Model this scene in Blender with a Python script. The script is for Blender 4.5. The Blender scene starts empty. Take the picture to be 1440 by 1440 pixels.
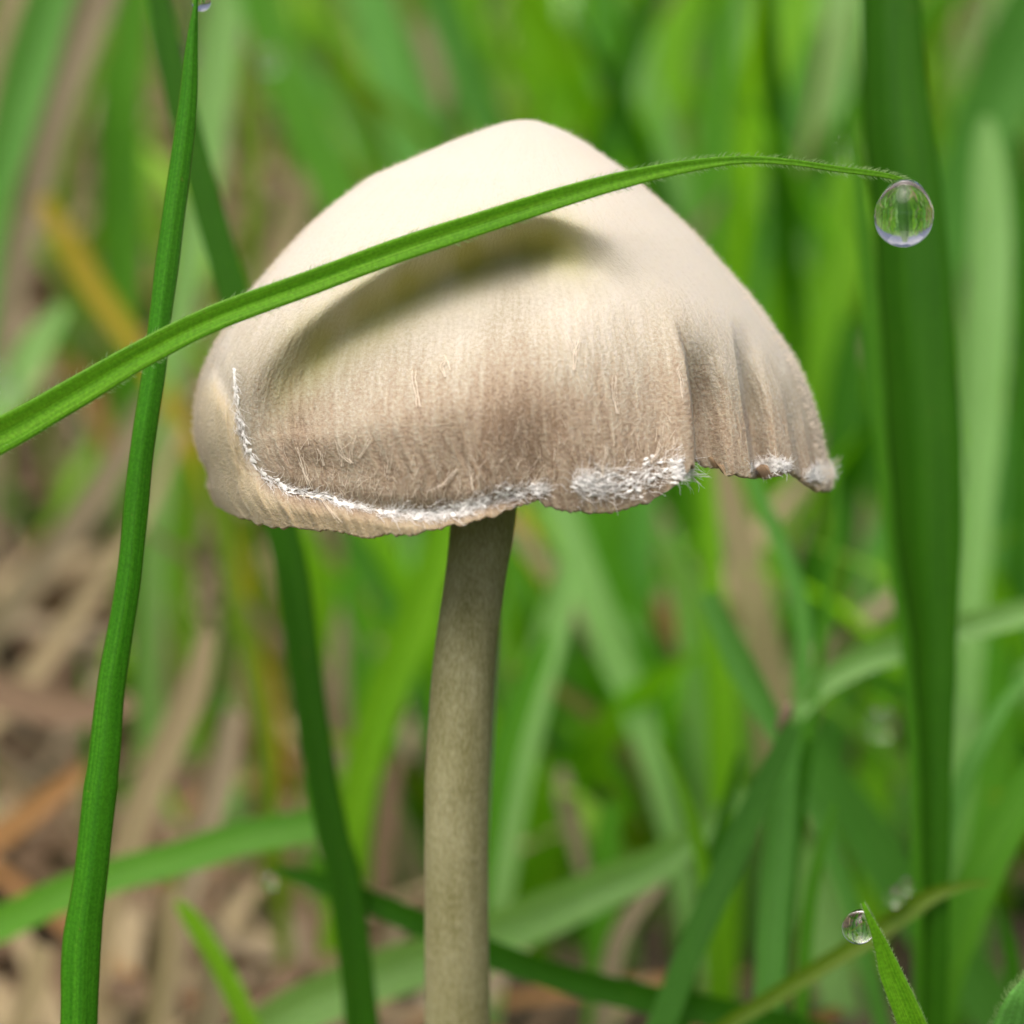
import bpy, math, random
import numpy as np
from mathutils import Vector

# 1 unit = 1 cm of the real place (a close-up of a mushroom in a lawn)
S = bpy.context.scene
COL = S.collection
R = math.radians
rng = np.random.RandomState(7)
random.seed(7)

# ------------------------------------------------------------------ camera
CAM_H = 8.6
PITCH = R(18)
LENS = 75.0
K = 36.0 / LENS                      # frame width per unit of depth
cd = bpy.data.cameras.new('camera')
cd.lens = LENS; cd.sensor_width = 36; cd.sensor_fit = 'HORIZONTAL'
cd.clip_start = 0.1; cd.clip_end = 20000
cd.dof.use_dof = True
cd.dof.focus_distance = 9.92
cd.dof.aperture_fstop = 0.225         # in these units: an opening a bit under 3 mm across
cd.dof.aperture_blades = 0
cam = bpy.data.objects.new('camera', cd)
cam.location = (0, 0, CAM_H)
cam.rotation_euler = (R(90) - PITCH, 0, 0)
COL.objects.link(cam)
S.camera = cam

# ------------------------------------------------------------------ sky, sun, exposure
SUN_EL, SUN_AZ = R(70), R(-150)       # azimuth measured from +Y towards +X
w = bpy.data.worlds.new('World'); S.world = w; w.use_nodes = True
nt = w.node_tree; nt.nodes.clear()
sky = nt.nodes.new('ShaderNodeTexSky'); sky.sky_type = 'NISHITA'
sky.sun_disc = False; sky.sun_elevation = SUN_EL; sky.sun_rotation = SUN_AZ
sky.air_density = 0.4; sky.dust_density = 9.0; sky.ozone_density = 1.2
bg = nt.nodes.new('ShaderNodeBackground'); bg.inputs['Strength'].default_value = 0.12
wo = nt.nodes.new('ShaderNodeOutputWorld')
nt.links.new(sky.outputs[0], bg.inputs[0]); nt.links.new(bg.outputs[0], wo.inputs[0])
sl = bpy.data.lights.new('sun', 'SUN'); sl.energy = 1.5; sl.angle = R(60); sl.color = (1.0, 0.94, 0.85)
sun = bpy.data.objects.new('sun', sl)
sd = Vector((math.sin(SUN_AZ) * math.cos(SUN_EL), math.cos(SUN_AZ) * math.cos(SUN_EL), math.sin(SUN_EL)))
sun.rotation_euler = sd.to_track_quat('Z', 'Y').to_euler()
sun.location = sd * 60
COL.objects.link(sun)
S.view_settings.view_transform = 'Standard'
S.view_settings.look = 'None'
S.view_settings.exposure = 0.57
S.view_settings.gamma = 1
S.view_settings.use_curve_mapping = False
S.cycles.max_bounces = 10
S.cycles.diffuse_bounces = 7
S.cycles.transmission_bounces = 8
S.cycles.caustics_refractive = False
S.cycles.caustics_reflective = False

# ------------------------------------------------------------------ helpers
FWD = np.array([0, math.cos(PITCH), -math.sin(PITCH)])
RGT = np.array([1.0, 0, 0])
UPV = np.array([0, math.sin(PITCH), math.cos(PITCH)])
CAMP = np.array([0, 0, CAM_H])

def at(px, py, d):
    px = np.asarray(px, float); py = np.asarray(py, float); d = np.asarray(d, float)
    x = (px - 720) / 1440 * K * d; y = (720 - py) / 1440 * K * d
    return CAMP + d[..., None] * FWD + x[..., None] * RGT + y[..., None] * UPV

def ground_z(x, y):
    x = np.asarray(x, float); y = np.asarray(y, float)
    t = np.clip(y - 15, 0, 30)
    rise = 0.25 * (t - 2 * (1 - np.exp(-t / 2)))
    return rise + 0.16 * np.sin(x * 0.9 + 1) * np.cos(y * 0.7) + 0.07 * np.sin(x * 2.3 + y * 1.9)

def gdepth(px, py):
    d = 8.0
    while d < 70:
        p = at(px, py, d)
        if p[2] < ground_z(p[0], p[1]): return d
        d += 0.1
    return d

def tag(o, label=None, cat=None, group=None, kind=None):
    if label: o['label'] = label
    if cat: o['category'] = cat
    if group: o['group'] = group
    if kind: o['kind'] = kind
    return o

def mesh_obj(name, verts, faces, mat, parent=None, uv=None, smooth=True, attr=None, mats=None, midx=None, origin=None):
    """verts in world space; origin gives where the object stands"""
    verts = np.asarray(verts, np.float64)
    if parent is not None and origin is None: origin = (0, 0, 0)
    if origin is None: origin = (0, 0, 0)
    off = np.array(origin, float)
    base = np.array(parent['_o']) if parent is not None else np.zeros(3)
    loc = off if parent is None else np.zeros(3)
    vv = verts - (off if parent is None else base)
    faces = np.asarray(faces)
    me = bpy.data.meshes.new(name)
    k = faces.shape[1]
    me.vertices.add(len(vv)); me.vertices.foreach_set('co', vv.astype(np.float32).ravel())
    me.loops.add(faces.size); me.loops.foreach_set('vertex_index', faces.ravel().astype(np.int32))
    me.polygons.add(len(faces))
    me.polygons.foreach_set('loop_start', np.arange(0, faces.size, k, dtype=np.int32))
    if midx is not None: me.polygons.foreach_set('material_index', np.asarray(midx, np.int32))
    me.update(calc_edges=True)
    if smooth: me.polygons.foreach_set('use_smooth', np.ones(len(faces), bool))
    if uv is not None:
        l = me.uv_layers.new(name='UVMap')
        l.data.foreach_set('uv', np.asarray(uv, np.float32)[faces.ravel()].ravel())
    if attr:
        for an, av in attr.items():
            a = me.attributes.new(an, 'FLOAT', 'POINT'); a.data.foreach_set('value', np.asarray(av, np.float32))
    for m in (mats or [mat]): me.materials.append(m)
    me.validate()
    o = bpy.data.objects.new(name, me); COL.objects.link(o)
    o.location = loc
    if parent is not None: o.parent = parent
    o['_o'] = list(map(float, off if parent is None else base))
    return o

def empty(name, loc):
    o = bpy.data.objects.new(name, None); COL.objects.link(o); o.location = loc; o['_o'] = list(map(float, loc)); o.empty_display_size = 0.3
    return o

def sstep(a, b, x):
    t = np.clip((x - a) / (b - a), 0, 1); return t * t * (3 - 2 * t)

def vnoise(x, y, seed=0):
    x = np.asarray(x, float); y = np.asarray(y, float)
    xi = np.floor(x).astype(np.int64); yi = np.floor(y).astype(np.int64)
    xf = x - xi; yf = y - yi
    def h(a, b):
        n = (a * 374761393 + b * 668265263 + seed * 1442695041) & 0x7fffffff
        n = ((n ^ (n >> 13)) * 1274126177) & 0x7fffffff
        return ((n ^ (n >> 16)) & 0xffff) / 65535.0 - 0.5
    u = xf * xf * (3 - 2 * xf); v = yf * yf * (3 - 2 * yf)
    return (h(xi, yi) * (1 - u) + h(xi + 1, yi) * u) * (1 - v) + (h(xi, yi + 1) * (1 - u) + h(xi + 1, yi + 1) * u) * v

def grid_faces(nr, nc, wrap=False):
    i = np.arange(nr - 1)[:, None]; j = np.arange(nc if wrap else nc - 1)[None, :]
    j2 = (j + 1) % nc
    a = i * nc + j; b = i * nc + j2; c = (i + 1) * nc + j2; d = (i + 1) * nc + j
    return np.stack([a, b, c, d], -1).reshape(-1, 4)

# ------------------------------------------------------------------ materials
def new_mat(name):
    m = bpy.data.materials.new(name); m.use_nodes = True
    n = m.node_tree; n.nodes.clear()
    return m, n, n.nodes, n.links

def N(nodes, t, **kw):
    n = nodes.new(t)
    for k_, v in kw.items():
        if k_ in n.inputs: n.inputs[k_].default_value = v
        else: setattr(n, k_, v)
    return n

def lin(c):
    return tuple(((x / 255) / 12.92 if x / 255 <= 0.04045 else ((x / 255 + 0.055) / 1.055) ** 2.4) for x in c)

def leaf_mat(name, col, col2=None, trans=0.45, rough=0.45, spec=0.5, edge=None, grain=1.0, coat=0.0, ribs=9):
    """blade of grass: lengthwise veins across U, blotches along V"""
    m, n, nd, L = new_mat(name)
    out = N(nd, 'ShaderNodeOutputMaterial')
    uv = N(nd, 'ShaderNodeUVMap'); sep = N(nd, 'ShaderNodeSeparateXYZ'); L.new(uv.outputs[0], sep.inputs[0])
    # veins
    vmp = N(nd, 'ShaderNodeMapping'); vmp.inputs['Scale'].default_value = (ribs * 2.6, 0.45, 1); L.new(uv.outputs[0], vmp.inputs[0])
    vn = N(nd, 'ShaderNodeTexNoise'); vn.inputs['Scale'].default_value = 1.0; vn.inputs['Detail'].default_value = 2; L.new(vmp.outputs[0], vn.inputs['Vector'])
    sn = N(nd, 'ShaderNodeMapRange'); sn.inputs[1].default_value = 0.25; sn.inputs[2].default_value = 0.75; sn.inputs[3].default_value = -1; sn.inputs[4].default_value = 1; L.new(vn.outputs[0], sn.inputs[0])
    oi = N(nd, 'ShaderNodeObjectInfo')
    mp = N(nd, 'ShaderNodeMapping'); mp.inputs['Scale'].default_value = (14, 1.2, 1)
    L.new(uv.outputs[0], mp.inputs[0])
    L.new(oi.outputs['Random'], mp.inputs['Location'])
    nz = N(nd, 'ShaderNodeTexNoise', noise_dimensions='3D'); nz.inputs['Scale'].default_value = 1.0; nz.inputs['Detail'].default_value = 4
    L.new(mp.outputs[0], nz.inputs['Vector'])
    geo = N(nd, 'ShaderNodeTexCoord')
    fine = N(nd, 'ShaderNodeTexNoise'); fine.inputs['Scale'].default_value = 70; fine.inputs['Detail'].default_value = 2
    L.new(geo.outputs['Object'], fine.inputs['Vector'])
    c1 = N(nd, 'ShaderNodeMix', data_type='RGBA'); c1.inputs[6].default_value = (*col, 1); c1.inputs[7].default_value = (*(col2 or tuple(x * 1.5 for x in col)), 1)
    rmp = N(nd, 'ShaderNodeMapRange'); rmp.inputs[1].default_value = 0.3; rmp.inputs[2].default_value = 0.7
    L.new(nz.outputs[0], rmp.inputs[0]); L.new(rmp.outputs[0], c1.inputs[0])
    # vein + grain value
    v1 = N(nd, 'ShaderNodeMath', operation='MULTIPLY_ADD'); v1.inputs[1].default_value = 0.16; v1.inputs[2].default_value = 1.0
    L.new(sn.outputs[0], v1.inputs[0])
    v2 = N(nd, 'ShaderNodeMapRange'); v2.inputs[1].default_value = 0.35; v2.inputs[2].default_value = 0.65
    v2.inputs[3].default_value = 1 - 0.14 * grain; v2.inputs[4].default_value = 1 + 0.14 * grain
    L.new(fine.outputs[0], v2.inputs[0])
    v3 = N(nd, 'ShaderNodeMath', operation='MULTIPLY'); L.new(v1.outputs[0], v3.inputs[0]); L.new(v2.outputs[0], v3.inputs[1])
    vm = N(nd, 'ShaderNodeVectorMath', operation='SCALE'); L.new(c1.outputs[2], vm.inputs[0]); L.new(v3.outputs[0], vm.inputs['Scale'])
    spn = N(nd, 'ShaderNodeTexNoise'); spn.inputs['Scale'].default_value = 9; spn.inputs['Detail'].default_value = 5; spn.inputs['Roughness'].default_value = 0.75; L.new(geo.outputs['Object'], spn.inputs['Vector'])
    spr = N(nd, 'ShaderNodeMapRange'); spr.inputs[1].default_value = 0.66; spr.inputs[2].default_value = 0.72; spr.inputs[4].default_value = 0.55; L.new(spn.outputs[0], spr.inputs[0])
    spm = N(nd, 'ShaderNodeMix', data_type='RGBA'); spm.inputs[7].default_value = (0.26, 0.24, 0.05, 1); L.new(spr.outputs[0], spm.inputs[0]); L.new(vm.outputs[0], spm.inputs[6])
    colout = spm.outputs[2]
    if edge:
        a = N(nd, 'ShaderNodeMath', operation='SUBTRACT'); a.inputs[1].default_value = 0.5; L.new(sep.outputs[0], a.inputs[0])
        b = N(nd, 'ShaderNodeMath', operation='ABSOLUTE'); L.new(a.outputs[0], b.inputs[0])
        e = N(nd, 'ShaderNodeMapRange'); e.inputs[1].default_value = 0.44; e.inputs[2].default_value = 0.5; L.new(b.outputs[0], e.inputs[0])
        mx = N(nd, 'ShaderNodeMix', data_type='RGBA'); mx.inputs[7].default_value = (*edge, 1)
        L.new(e.outputs[0], mx.inputs[0]); L.new(colout, mx.inputs[6]); colout = mx.outputs[2]
    bp = N(nd, 'ShaderNodeBump'); bp.inputs['Strength'].default_value = 0.4; bp.inputs['Distance'].default_value = 0.0025
    ad = N(nd, 'ShaderNodeMath', operation='MULTIPLY_ADD'); ad.inputs[1].default_value = 2.0; L.new(fine.outputs[0], ad.inputs[0]); L.new(sn.outputs[0], ad.inputs[2])
    L.new(ad.outputs[0], bp.inputs['Height'])
    ps = N(nd, 'ShaderNodeBsdfPrincipled'); ps.inputs['Roughness'].default_value = rough; ps.inputs['Specular IOR Level'].default_value = spec
    ps.inputs['Coat Weight'].default_value = coat; ps.inputs['Coat Roughness'].default_value = 0.25
    L.new(colout, ps.inputs['Base Color']); L.new(bp.outputs[0], ps.inputs['Normal'])
    tr = N(nd, 'ShaderNodeBsdfTranslucent')
    hs = N(nd, 'ShaderNodeMix', data_type='RGBA', blend_type='MULTIPLY'); hs.inputs[0].default_value = 1.0
    hs.inputs[7].default_value = (1.5, 1.5, 0.5, 1)
    L.new(colout, hs.inputs[6]); L.new(hs.outputs[2], tr.inputs[0])
    mix = N(nd, 'ShaderNodeMixShader'); mix.inputs[0].default_value = trans
    L.new(ps.outputs[0], mix.inputs[1]); L.new(tr.outputs[0], mix.inputs[2]); L.new(mix.outputs[0], out.inputs[0])
    return m

G = {}
G['cross'] = leaf_mat('grass fresh hairy', (0.105, 0.33, 0.008), (0.165, 0.41, 0.012), trans=0.4, rough=0.55, spec=0.25, edge=(0.2, 0.42, 0.06), ribs=7)
G['stalk'] = leaf_mat('grass stalk', (0.040, 0.21, 0.006), (0.065, 0.27, 0.010), trans=0.35, rough=0.55, spec=0.2, edge=(0.09, 0.17, 0.015), ribs=6)
G['dark'] = leaf_mat('grass deep green', (0.026, 0.125, 0.002), (0.040, 0.165, 0.003), trans=0.35, rough=0.55, spec=0.2, ribs=10)
G['mid'] = leaf_mat('grass mid green', (0.075, 0.27, 0.014), (0.12, 0.35, 0.02), trans=0.5, rough=0.5, spec=0.3)
G['bright'] = leaf_mat('grass bright green', (0.17, 0.44, 0.012), (0.24, 0.52, 0.02), trans=0.55, rough=0.5, spec=0.3)
G['pale'] = leaf_mat('grass pale sky sheen', (0.25, 0.50, 0.14), (0.34, 0.60, 0.22), trans=0.45, rough=0.45, spec=0.3)  # sky sheen on wet leaves is put into this pale base colour
G['glauc'] = leaf_mat('grass bluish green', (0.115, 0.34, 0.055), (0.175, 0.44, 0.10), trans=0.45, rough=0.45, spec=0.28)
G['teal'] = leaf_mat('grass dull bluish green', (0.065, 0.22, 0.025), (0.10, 0.29, 0.045), trans=0.45, rough=0.5, spec=0.22)
G['olive'] = leaf_mat('grass yellowing', (0.12, 0.24, 0.008), (0.19, 0.29, 0.012), trans=0.5)
G['yellow'] = leaf_mat('grass yellow', (0.50, 0.36, 0.015), (0.55, 0.42, 0.03), trans=0.5)
G['straw'] = leaf_mat('dead straw', (0.33, 0.265, 0.155), (0.43, 0.35, 0.22), trans=0.25, rough=0.7, spec=0.2)
G['straw2'] = leaf_mat('dead straw greyish', (0.25, 0.20, 0.13), (0.33, 0.275, 0.19), trans=0.2, rough=0.7, spec=0.2)
G['rust'] = leaf_mat('dead leaf rusty', (0.30, 0.15, 0.06), (0.38, 0.22, 0.09), trans=0.25, rough=0.7, spec=0.2)
G['brown'] = leaf_mat('dead leaf brown', (0.13, 0.085, 0.05), (0.2, 0.14, 0.09), trans=0.15, rough=0.8, spec=0.2)

def simple_mat(name, col, rough=0.6, sss=0.0, trans=0.0):
    m, n, nd, L = new_mat(name)
    out = N(nd, 'ShaderNodeOutputMaterial')
    tc = N(nd, 'ShaderNodeTexCoord'); nz = N(nd, 'ShaderNodeTexNoise'); nz.inputs['Scale'].default_value = 25
    L.new(tc.outputs['Object'], nz.inputs['Vector'])
    mx = N(nd, 'ShaderNodeMix', data_type='RGBA'); mx.inputs[6].default_value = (*[c * 0.85 for c in col], 1); mx.inputs[7].default_value = (*[min(1, c * 1.12) for c in col], 1)
    L.new(nz.outputs[0], mx.inputs[0])
    ps = N(nd, 'ShaderNodeBsdfPrincipled'); ps.inputs['Roughness'].default_value = rough
    L.new(mx.outputs[2], ps.inputs['Base Color'])
    if trans:
        t = N(nd, 'ShaderNodeBsdfTranslucent'); L.new(mx.outputs[2], t.inputs[0])
        ms = N(nd, 'ShaderNodeMixShader'); ms.inputs[0].default_value = trans
        L.new(ps.outputs[0], ms.inputs[1]); L.new(t.outputs[0], ms.inputs[2]); L.new(ms.outputs[0], out.inputs[0])
    else: L.new(ps.outputs[0], out.inputs[0])
    return m
M_hair = simple_mat('leaf hair', (0.42, 0.62, 0.25), 0.5, trans=0.5)
M_veil = simple_mat('veil fibre white', (0.90, 0.89, 0.86), 0.6)
M_veil2 = simple_mat('veil fibre cream', (0.80, 0.71, 0.58), 0.6)
M_gill = simple_mat('gill brown', (0.16, 0.10, 0.06), 0.8)
M_node = simple_mat('stem joint brown', (0.35, 0.24, 0.16), 0.8)

def water_mat():
    m, n, nd, L = new_mat('dew water')
    out = N(nd, 'ShaderNodeOutputMaterial')
    g = N(nd, 'ShaderNodeBsdfGlass'); g.inputs['IOR'].default_value = 1.333; g.inputs['Roughness'].default_value = 0.0
    tc = N(nd, 'ShaderNodeTexCoord'); nz = N(nd, 'ShaderNodeTexNoise'); nz.inputs['Scale'].default_value = 9
    L.new(tc.outputs['Object'], nz.inputs['Vector'])
    b = N(nd, 'ShaderNodeBump'); b.inputs['Strength'].default_value = 0.04; b.inputs['Distance'].default_value = 0.02
    L.new(nz.outputs[0], b.inputs['Height']); L.new(b.outputs[0], g.inputs['Normal'])
    L.new(g.outputs[0], out.inputs[0]); return m
M_water = water_mat()

def soil_mat():
    m, n, nd, L = new_mat('soil with rotting litter')
    out = N(nd, 'ShaderNodeOutputMaterial')
    tc = N(nd, 'ShaderNodeTexCoord')
    a = N(nd, 'ShaderNodeTexNoise'); a.inputs['Scale'].default_value = 0.9; a.inputs['Detail'].default_value = 8; a.inputs['Roughness'].default_value = 0.65
    L.new(tc.outputs['Object'], a.inputs['Vector'])
    cr = N(nd, 'ShaderNodeValToRGB'); e = cr.color_ramp.elements
    e[0].position = 0.35; e[0].color = (0.02, 0.014, 0.008, 1); e[1].position = 0.7; e[1].color = (0.11, 0.08, 0.045, 1)
    L.new(a.outputs[0], cr.inputs[0])
    b = N(nd, 'ShaderNodeBump'); b.inputs['Strength'].default_value = 0.8; b.inputs['Distance'].default_value = 0.3
    L.new(a.outputs[0], b.inputs['Height'])
    ps = N(nd, 'ShaderNodeBsdfPrincipled'); ps.inputs['Roughness'].default_value = 0.9
    L.new(cr.outputs[0], ps.inputs['Base Color']); L.new(b.outputs[0], ps.inputs['Normal']); L.new(ps.outputs[0], out.inputs[0])
    return m

# ------------------------------------------------------------------ ground
gx = np.concatenate([[-6000, -1500, -400, -150, -80], np.linspace(-50, 50, 201), [80, 150, 400, 1500, 6000]])
gy = np.concatenate([[-6000, -1500, -400, -150, -60], np.linspace(-30, 70, 201), [100, 180, 400, 1500, 6000]])
X, Y = np.meshgrid(gx, gy)
Z = ground_z(X, Y)
far = np.maximum(np.abs(X), np.abs(Y)) > 90
Z = np.where(far, ground_z(0 * X, Y) * 0.9, Z)
gnd = mesh_obj('ground', np.stack([X, Y, Z], -1).reshape(-1, 3), grid_faces(len(gy), len(gx)), soil_mat())
tag(gnd, kind='structure')

# ------------------------------------------------------------------ mushroom cap surface
Lp = [(168, 736), (171, 715), (178, 692), (195, 642), (220, 585), (248, 520), (285, 470), (320, 430), (360, 393), (410, 350), (450, 320), (495, 295), (530, 280), (570, 272), (610, 271), (640, 279), (652, 286), (664, 293), (690, 292), (708, 300), (730, 316), (760, 330)]
Rp = [(168, 744), (171, 765), (178, 785), (200, 823), (240, 880), (285, 932), (330, 980), (375, 1020), (420, 1060), (460, 1089), (505, 1119), (550, 1139), (590, 1151), (630, 1160), (650, 1165), (665, 1172), (688, 1170), (710, 1168), (760, 1160)]
def smooth_interp(pts):
    p = np.array(pts, float); yy = np.linspace(p[0, 0], p[-1, 0], 400); xx = np.interp(yy, p[:, 0], p[:, 1])
    # smooth except close to apex
    k_ = np.exp(-np.linspace(-2, 2, 15) ** 2); k_ /= k_.sum()
    xs = np.convolve(np.pad(xx, 7, mode='edge'), k_, 'valid')
    m_ = sstep(176, 215, yy); xs = xx * (1 - m_) + xs * m_
    return lambda y: np.interp(y, yy, xs)
# near the apex follow a round top
def apex_round(f, side):
    def g(y):
        y = np.asarray(y, float)
        t = np.clip((y - 168) / 32, 0, 1)
        x200 = f(200.0)
        r = 740 + (x200 - 740) * np.sqrt(t) * (0.75 + 0.25 * t)
        m_ = sstep(172, 199, y)
        return r * (1 - m_) + f(y) * m_
    return g
Lf = apex_round(smooth_interp(Lp), -1); Rf = apex_round(smooth_interp(Rp), 1)

RIM = [(255, 690), (292, 706), (305, 713), (322, 722), (345, 730), (380, 742), (410, 742), (450, 745), (485, 750), (520, 756), (545, 753), (580, 752), (620, 743), (660, 735), (700, 724), (740, 710), (762, 702), (770, 708), (785, 716), (810, 719), (850, 722), (880, 718), (905, 711), (925, 703), (945, 692), (960, 681), (968, 672), (971.5, 660),
       (972.5, 644), (985, 650), (1005, 655), (1020, 659), (1035, 668), (1055, 670), (1080, 670), (1105, 666), (1116, 661), (1128, 671), (1140, 681), (1152, 688), (1168, 690), (1178, 684), (1190, 676)]
RIM = np.array(RIM, float)
def rimpy(px):
    r = np.interp(px, RIM[:, 0], RIM[:, 1])
    r = r + 5.0 * vnoise(px / 9.0, px * 0, 3) + 3.2 * vnoise(px / 4.0, px * 0, 4)
    return r

LEDGE = np.array([(1000, 640, 0.00), (975, 560, .05), (962, 500, .07), (943, 440, .08), (905, 385, .09), (862, 350, .12), (820, 333, .17), (780, 320, .27), (735, 318, .35), (680, 331, .37), (620, 355, .34), (550, 391, .30), (480, 433, .24), (420, 481, .19), (375, 530, .13), (348, 575, .09), (338, 612, .07), (352, 650, .05), (382, 684, .03), (430, 700, .04), (500, 712, .02), (560, 722, .0)], float)
LEDGE = np.array([[np.interp(t, np.arange(len(LEDGE)), LEDGE[:, c]) for c in range(3)] for t in np.linspace(0, len(LEDGE) - 1, 160)])
for _ in range(4):
    LEDGE[1:-1] = (LEDGE[:-2] + LEDGE[1:-1] * 2 + LEDGE[2:]) / 4

def ledge_off(px, py):
    """depth by which the face below the crease is pressed in"""
    sh = px.shape; P = np.stack([px.ravel(), py.ravel()], -1)
    best = np.full(len(P), 1e9); A = np.zeros(len(P)); sg = np.zeros(len(P)); tt = np.zeros(len(P))
    for i in range(len(LEDGE) - 1):
        a = LEDGE[i, :2]; b = LEDGE[i + 1, :2]; ab = b - a; l2 = ab @ ab
        t = np.clip(((P - a) @ ab) / l2, 0, 1)
        q = a + t[:, None] * ab; dv = P - q; d2 = (dv ** 2).sum(1)
        m_ = d2 < best
        best = np.where(m_, d2, best)
        A = np.where(m_, LEDGE[i, 2] * (1 - t) + LEDGE[i + 1, 2] * t, A)
        cr = ab[0] * dv[:, 1] - ab[1] * dv[:, 0]
        sg = np.where(m_, np.sign(cr), sg); tt = np.where(m_, (i + t) / len(LEDGE), tt)
    d = np.sqrt(best) * -sg          # curve runs right to left; inside lies below
    fall = np.interp(tt, [0, 0.2, 0.45, 0.65, 0.85, 1], [60, 75, 100, 100, 60, 45])
    inside = sstep(-20, 46, d) * np.exp(-(np.clip(d - 40, 0, None) / fall) ** 2)
    lip = -0.035 * np.exp(-((d + 26) / 26) ** 2) * sstep(0.08, 0.2, A)
    return (1.22 * A * inside + lip).reshape(sh), d.reshape(sh)

_gx = np.arange(240, 1220, 3.0); _gy = np.arange(150, 800, 3.0)
_GX, _GY = np.meshgrid(_gx, _gy)
LG, LD = ledge_off(_GX, _GY)
_k = np.exp(-np.linspace(-2.2, 2.2, 31) ** 2); _k /= _k.sum()
_b = LG.copy()
for _ in range(2):
    _b = np.apply_along_axis(lambda r_: np.convolve(np.pad(r_, 15, mode='edge'), _k, 'valid'), 0, _b)
    _b = np.apply_along_axis(lambda r_: np.convolve(np.pad(r_, 15, mode='edge'), _k, 'valid'), 1, _b)
_m = sstep(50, 105, LD)
LG = LG * (1 - _m) + _b * _m
_k = np.exp(-np.linspace(-2, 2, 7) ** 2); _k /= _k.sum()
LG = np.apply_along_axis(lambda r_: np.convolve(np.pad(r_, 3, mode='edge'), _k, 'valid'), 0, LG)
LG = np.apply_along_axis(lambda r_: np.convolve(np.pad(r_, 3, mode='edge'), _k, 'valid'), 1, LG)
def ledge_fast(px, py):
    x = np.clip((px - 240) / 3, 0, LG.shape[1] - 1.001); y = np.clip((py - 150) / 3, 0, LG.shape[0] - 1.001)
    i = x.astype(int); j = y.astype(int); u = x - i; v_ = y - j
    return (LG[j, i] * (1 - u) + LG[j, i + 1] * u) * (1 - v_) + (LG[j + 1, i] * (1 - u) + LG[j + 1, i + 1] * u) * v_

def xfold(py): return np.interp(py, [380, 430, 500, 560, 620, 660], [925, 942, 961, 967, 971, 972])
def saw(px, c, wl, wr):
    """valley just right of c, sharp on its left wall, easing out over wr"""
    d = px - c
    return np.where(d < 0, 0, sstep(0, wl, d) * (1 - sstep(wl, wr, d)))

D0 = 10.6
_hy = np.linspace(168, 760, 300); _hh = (Rf(_hy) - Lf(_hy)) / 2
_k2 = np.exp(-np.linspace(-2, 2, 61) ** 2); _k2 /= _k2.sum()
_hs = np.convolve(np.pad(_hh, 30, mode='reflect', reflect_type='odd'), _k2, 'valid')
_hm = sstep(260, 420, _hy); _hh = _hh * (1 - _hm) + _hs * _hm
def _sm(f_):
    a_ = f_(_hy); b_ = np.convolve(np.pad(a_, 30, mode='reflect', reflect_type='odd'), _k2, 'valid')
    c_ = a_ * (1 - _hm) + b_ * _hm
    return lambda y: np.interp(y, _hy, c_)
Lsm = _sm(Lf); Rsm = _sm(Rf)
def hdf(y): return 0.72 * np.interp(y, _hy, _hh) / 300
def cap_off(px, py):
    o = ledge_fast(px, py)
    g = sstep(430, 600, py)
    xf = xfold(py)
    # right part lies behind the front lobe, with two deep pleats and some small ones
    right = sstep(0, 5, px - xf)
    o = o + 0.11 * g * right * (1 - 0.55 * sstep(40, 180, px - xf))
    o = o - 0.07 * g * np.exp(-((px - xf + 14) / 16) ** 2) * (1 - right)
    g2 = sstep(440, 590, py)
    o = o + 0.15 * g2 * right * (1 - sstep(18, 62, px - xf))
    x2 = np.interp(py, [440, 520, 660], [1024, 1036, 1056])
    o = o + 0.19 * g2 * saw(px, x2, 7, 44)
    x3 = np.interp(py, [480, 660], [1085, 1117])
    o = o + 0.055 * sstep(520, 640, py) * saw(px, x3, 9, 30)
    x4 = np.interp(py, [480, 660], [1108, 1140])
    o = o + 0.03 * sstep(540, 640, py) * saw(px, x4, 8, 24)
    # notch and soft furrows of the front face
    o = o + 0.05 * sstep(560, 690, py) * np.exp(-((px - 762 - (700 - py) * -0.05) / 16) ** 2)
    o = o + 0.06 * sstep(520, 680, py) * np.exp(-((px - 735) / 34) ** 2)
    o = o + 0.035 * sstep(540, 690, py) * np.exp(-((px - 640) / 25) ** 2)
    # flap that flares out at the lower left: ring crease then skirt towards the camera
    cur = np.interp(px, [300, 330, 345, 375, 420, 480, 540, 600, 660, 720, 765], [520, 570, 640, 680, 697, 706, 718, 724, 716, 702, 692])
    slp = np.interp(px, [300, 318, 326, 337, 346, 360, 375, 400, 420, 480], [1.7, 1.8, 3.2, 4.6, 3.0, 1.5, 1.2, 0.6, 0.3, 0.1])
    dc = (py - cur) / np.sqrt(1 + slp ** 2)
    sk = sstep(-4, 24, dc) * (px < 765)
    o = o - 0.05 * sk * sstep(765, 640, px)
    o = o + 0.03 * np.exp(-((dc + 3) / 13) ** 2) * (px < 765) * sstep(765, 700, px)
    # broad undulation and fine radial ribs at the margin
    o = o + 0.05 * vnoise(px / 120, py / 160, 11)
    l_ = Lf(py); r_ = Rf(py); q = (px - (l_ + r_) / 2) / (r_ - l_) * 900
    o = o + (0.007 + 0.020 * sstep(580, 720, py)) * vnoise(q / 9, py / 90, 12) * sstep(420, 560, py)
    o = o + 0.006 * vnoise(q / 3.5, py / 16, 13) * sstep(380, 520, py)
    return o

def cap_depth(px, py):
    px = np.asarray(px, float); py = np.asarray(py, float)
    l = Lsm(py); r = Rsm(py); cx = (l + r) / 2; hw = (r - l) / 2
    c = np.clip((px - cx) / hw, -1, 1)
    hd = hdf(py)
    edge = np.sqrt(1 - c * c)
    return D0 - hd * edge + cap_off(px, py) * sstep(0.05, 0.35, edge)

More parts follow.
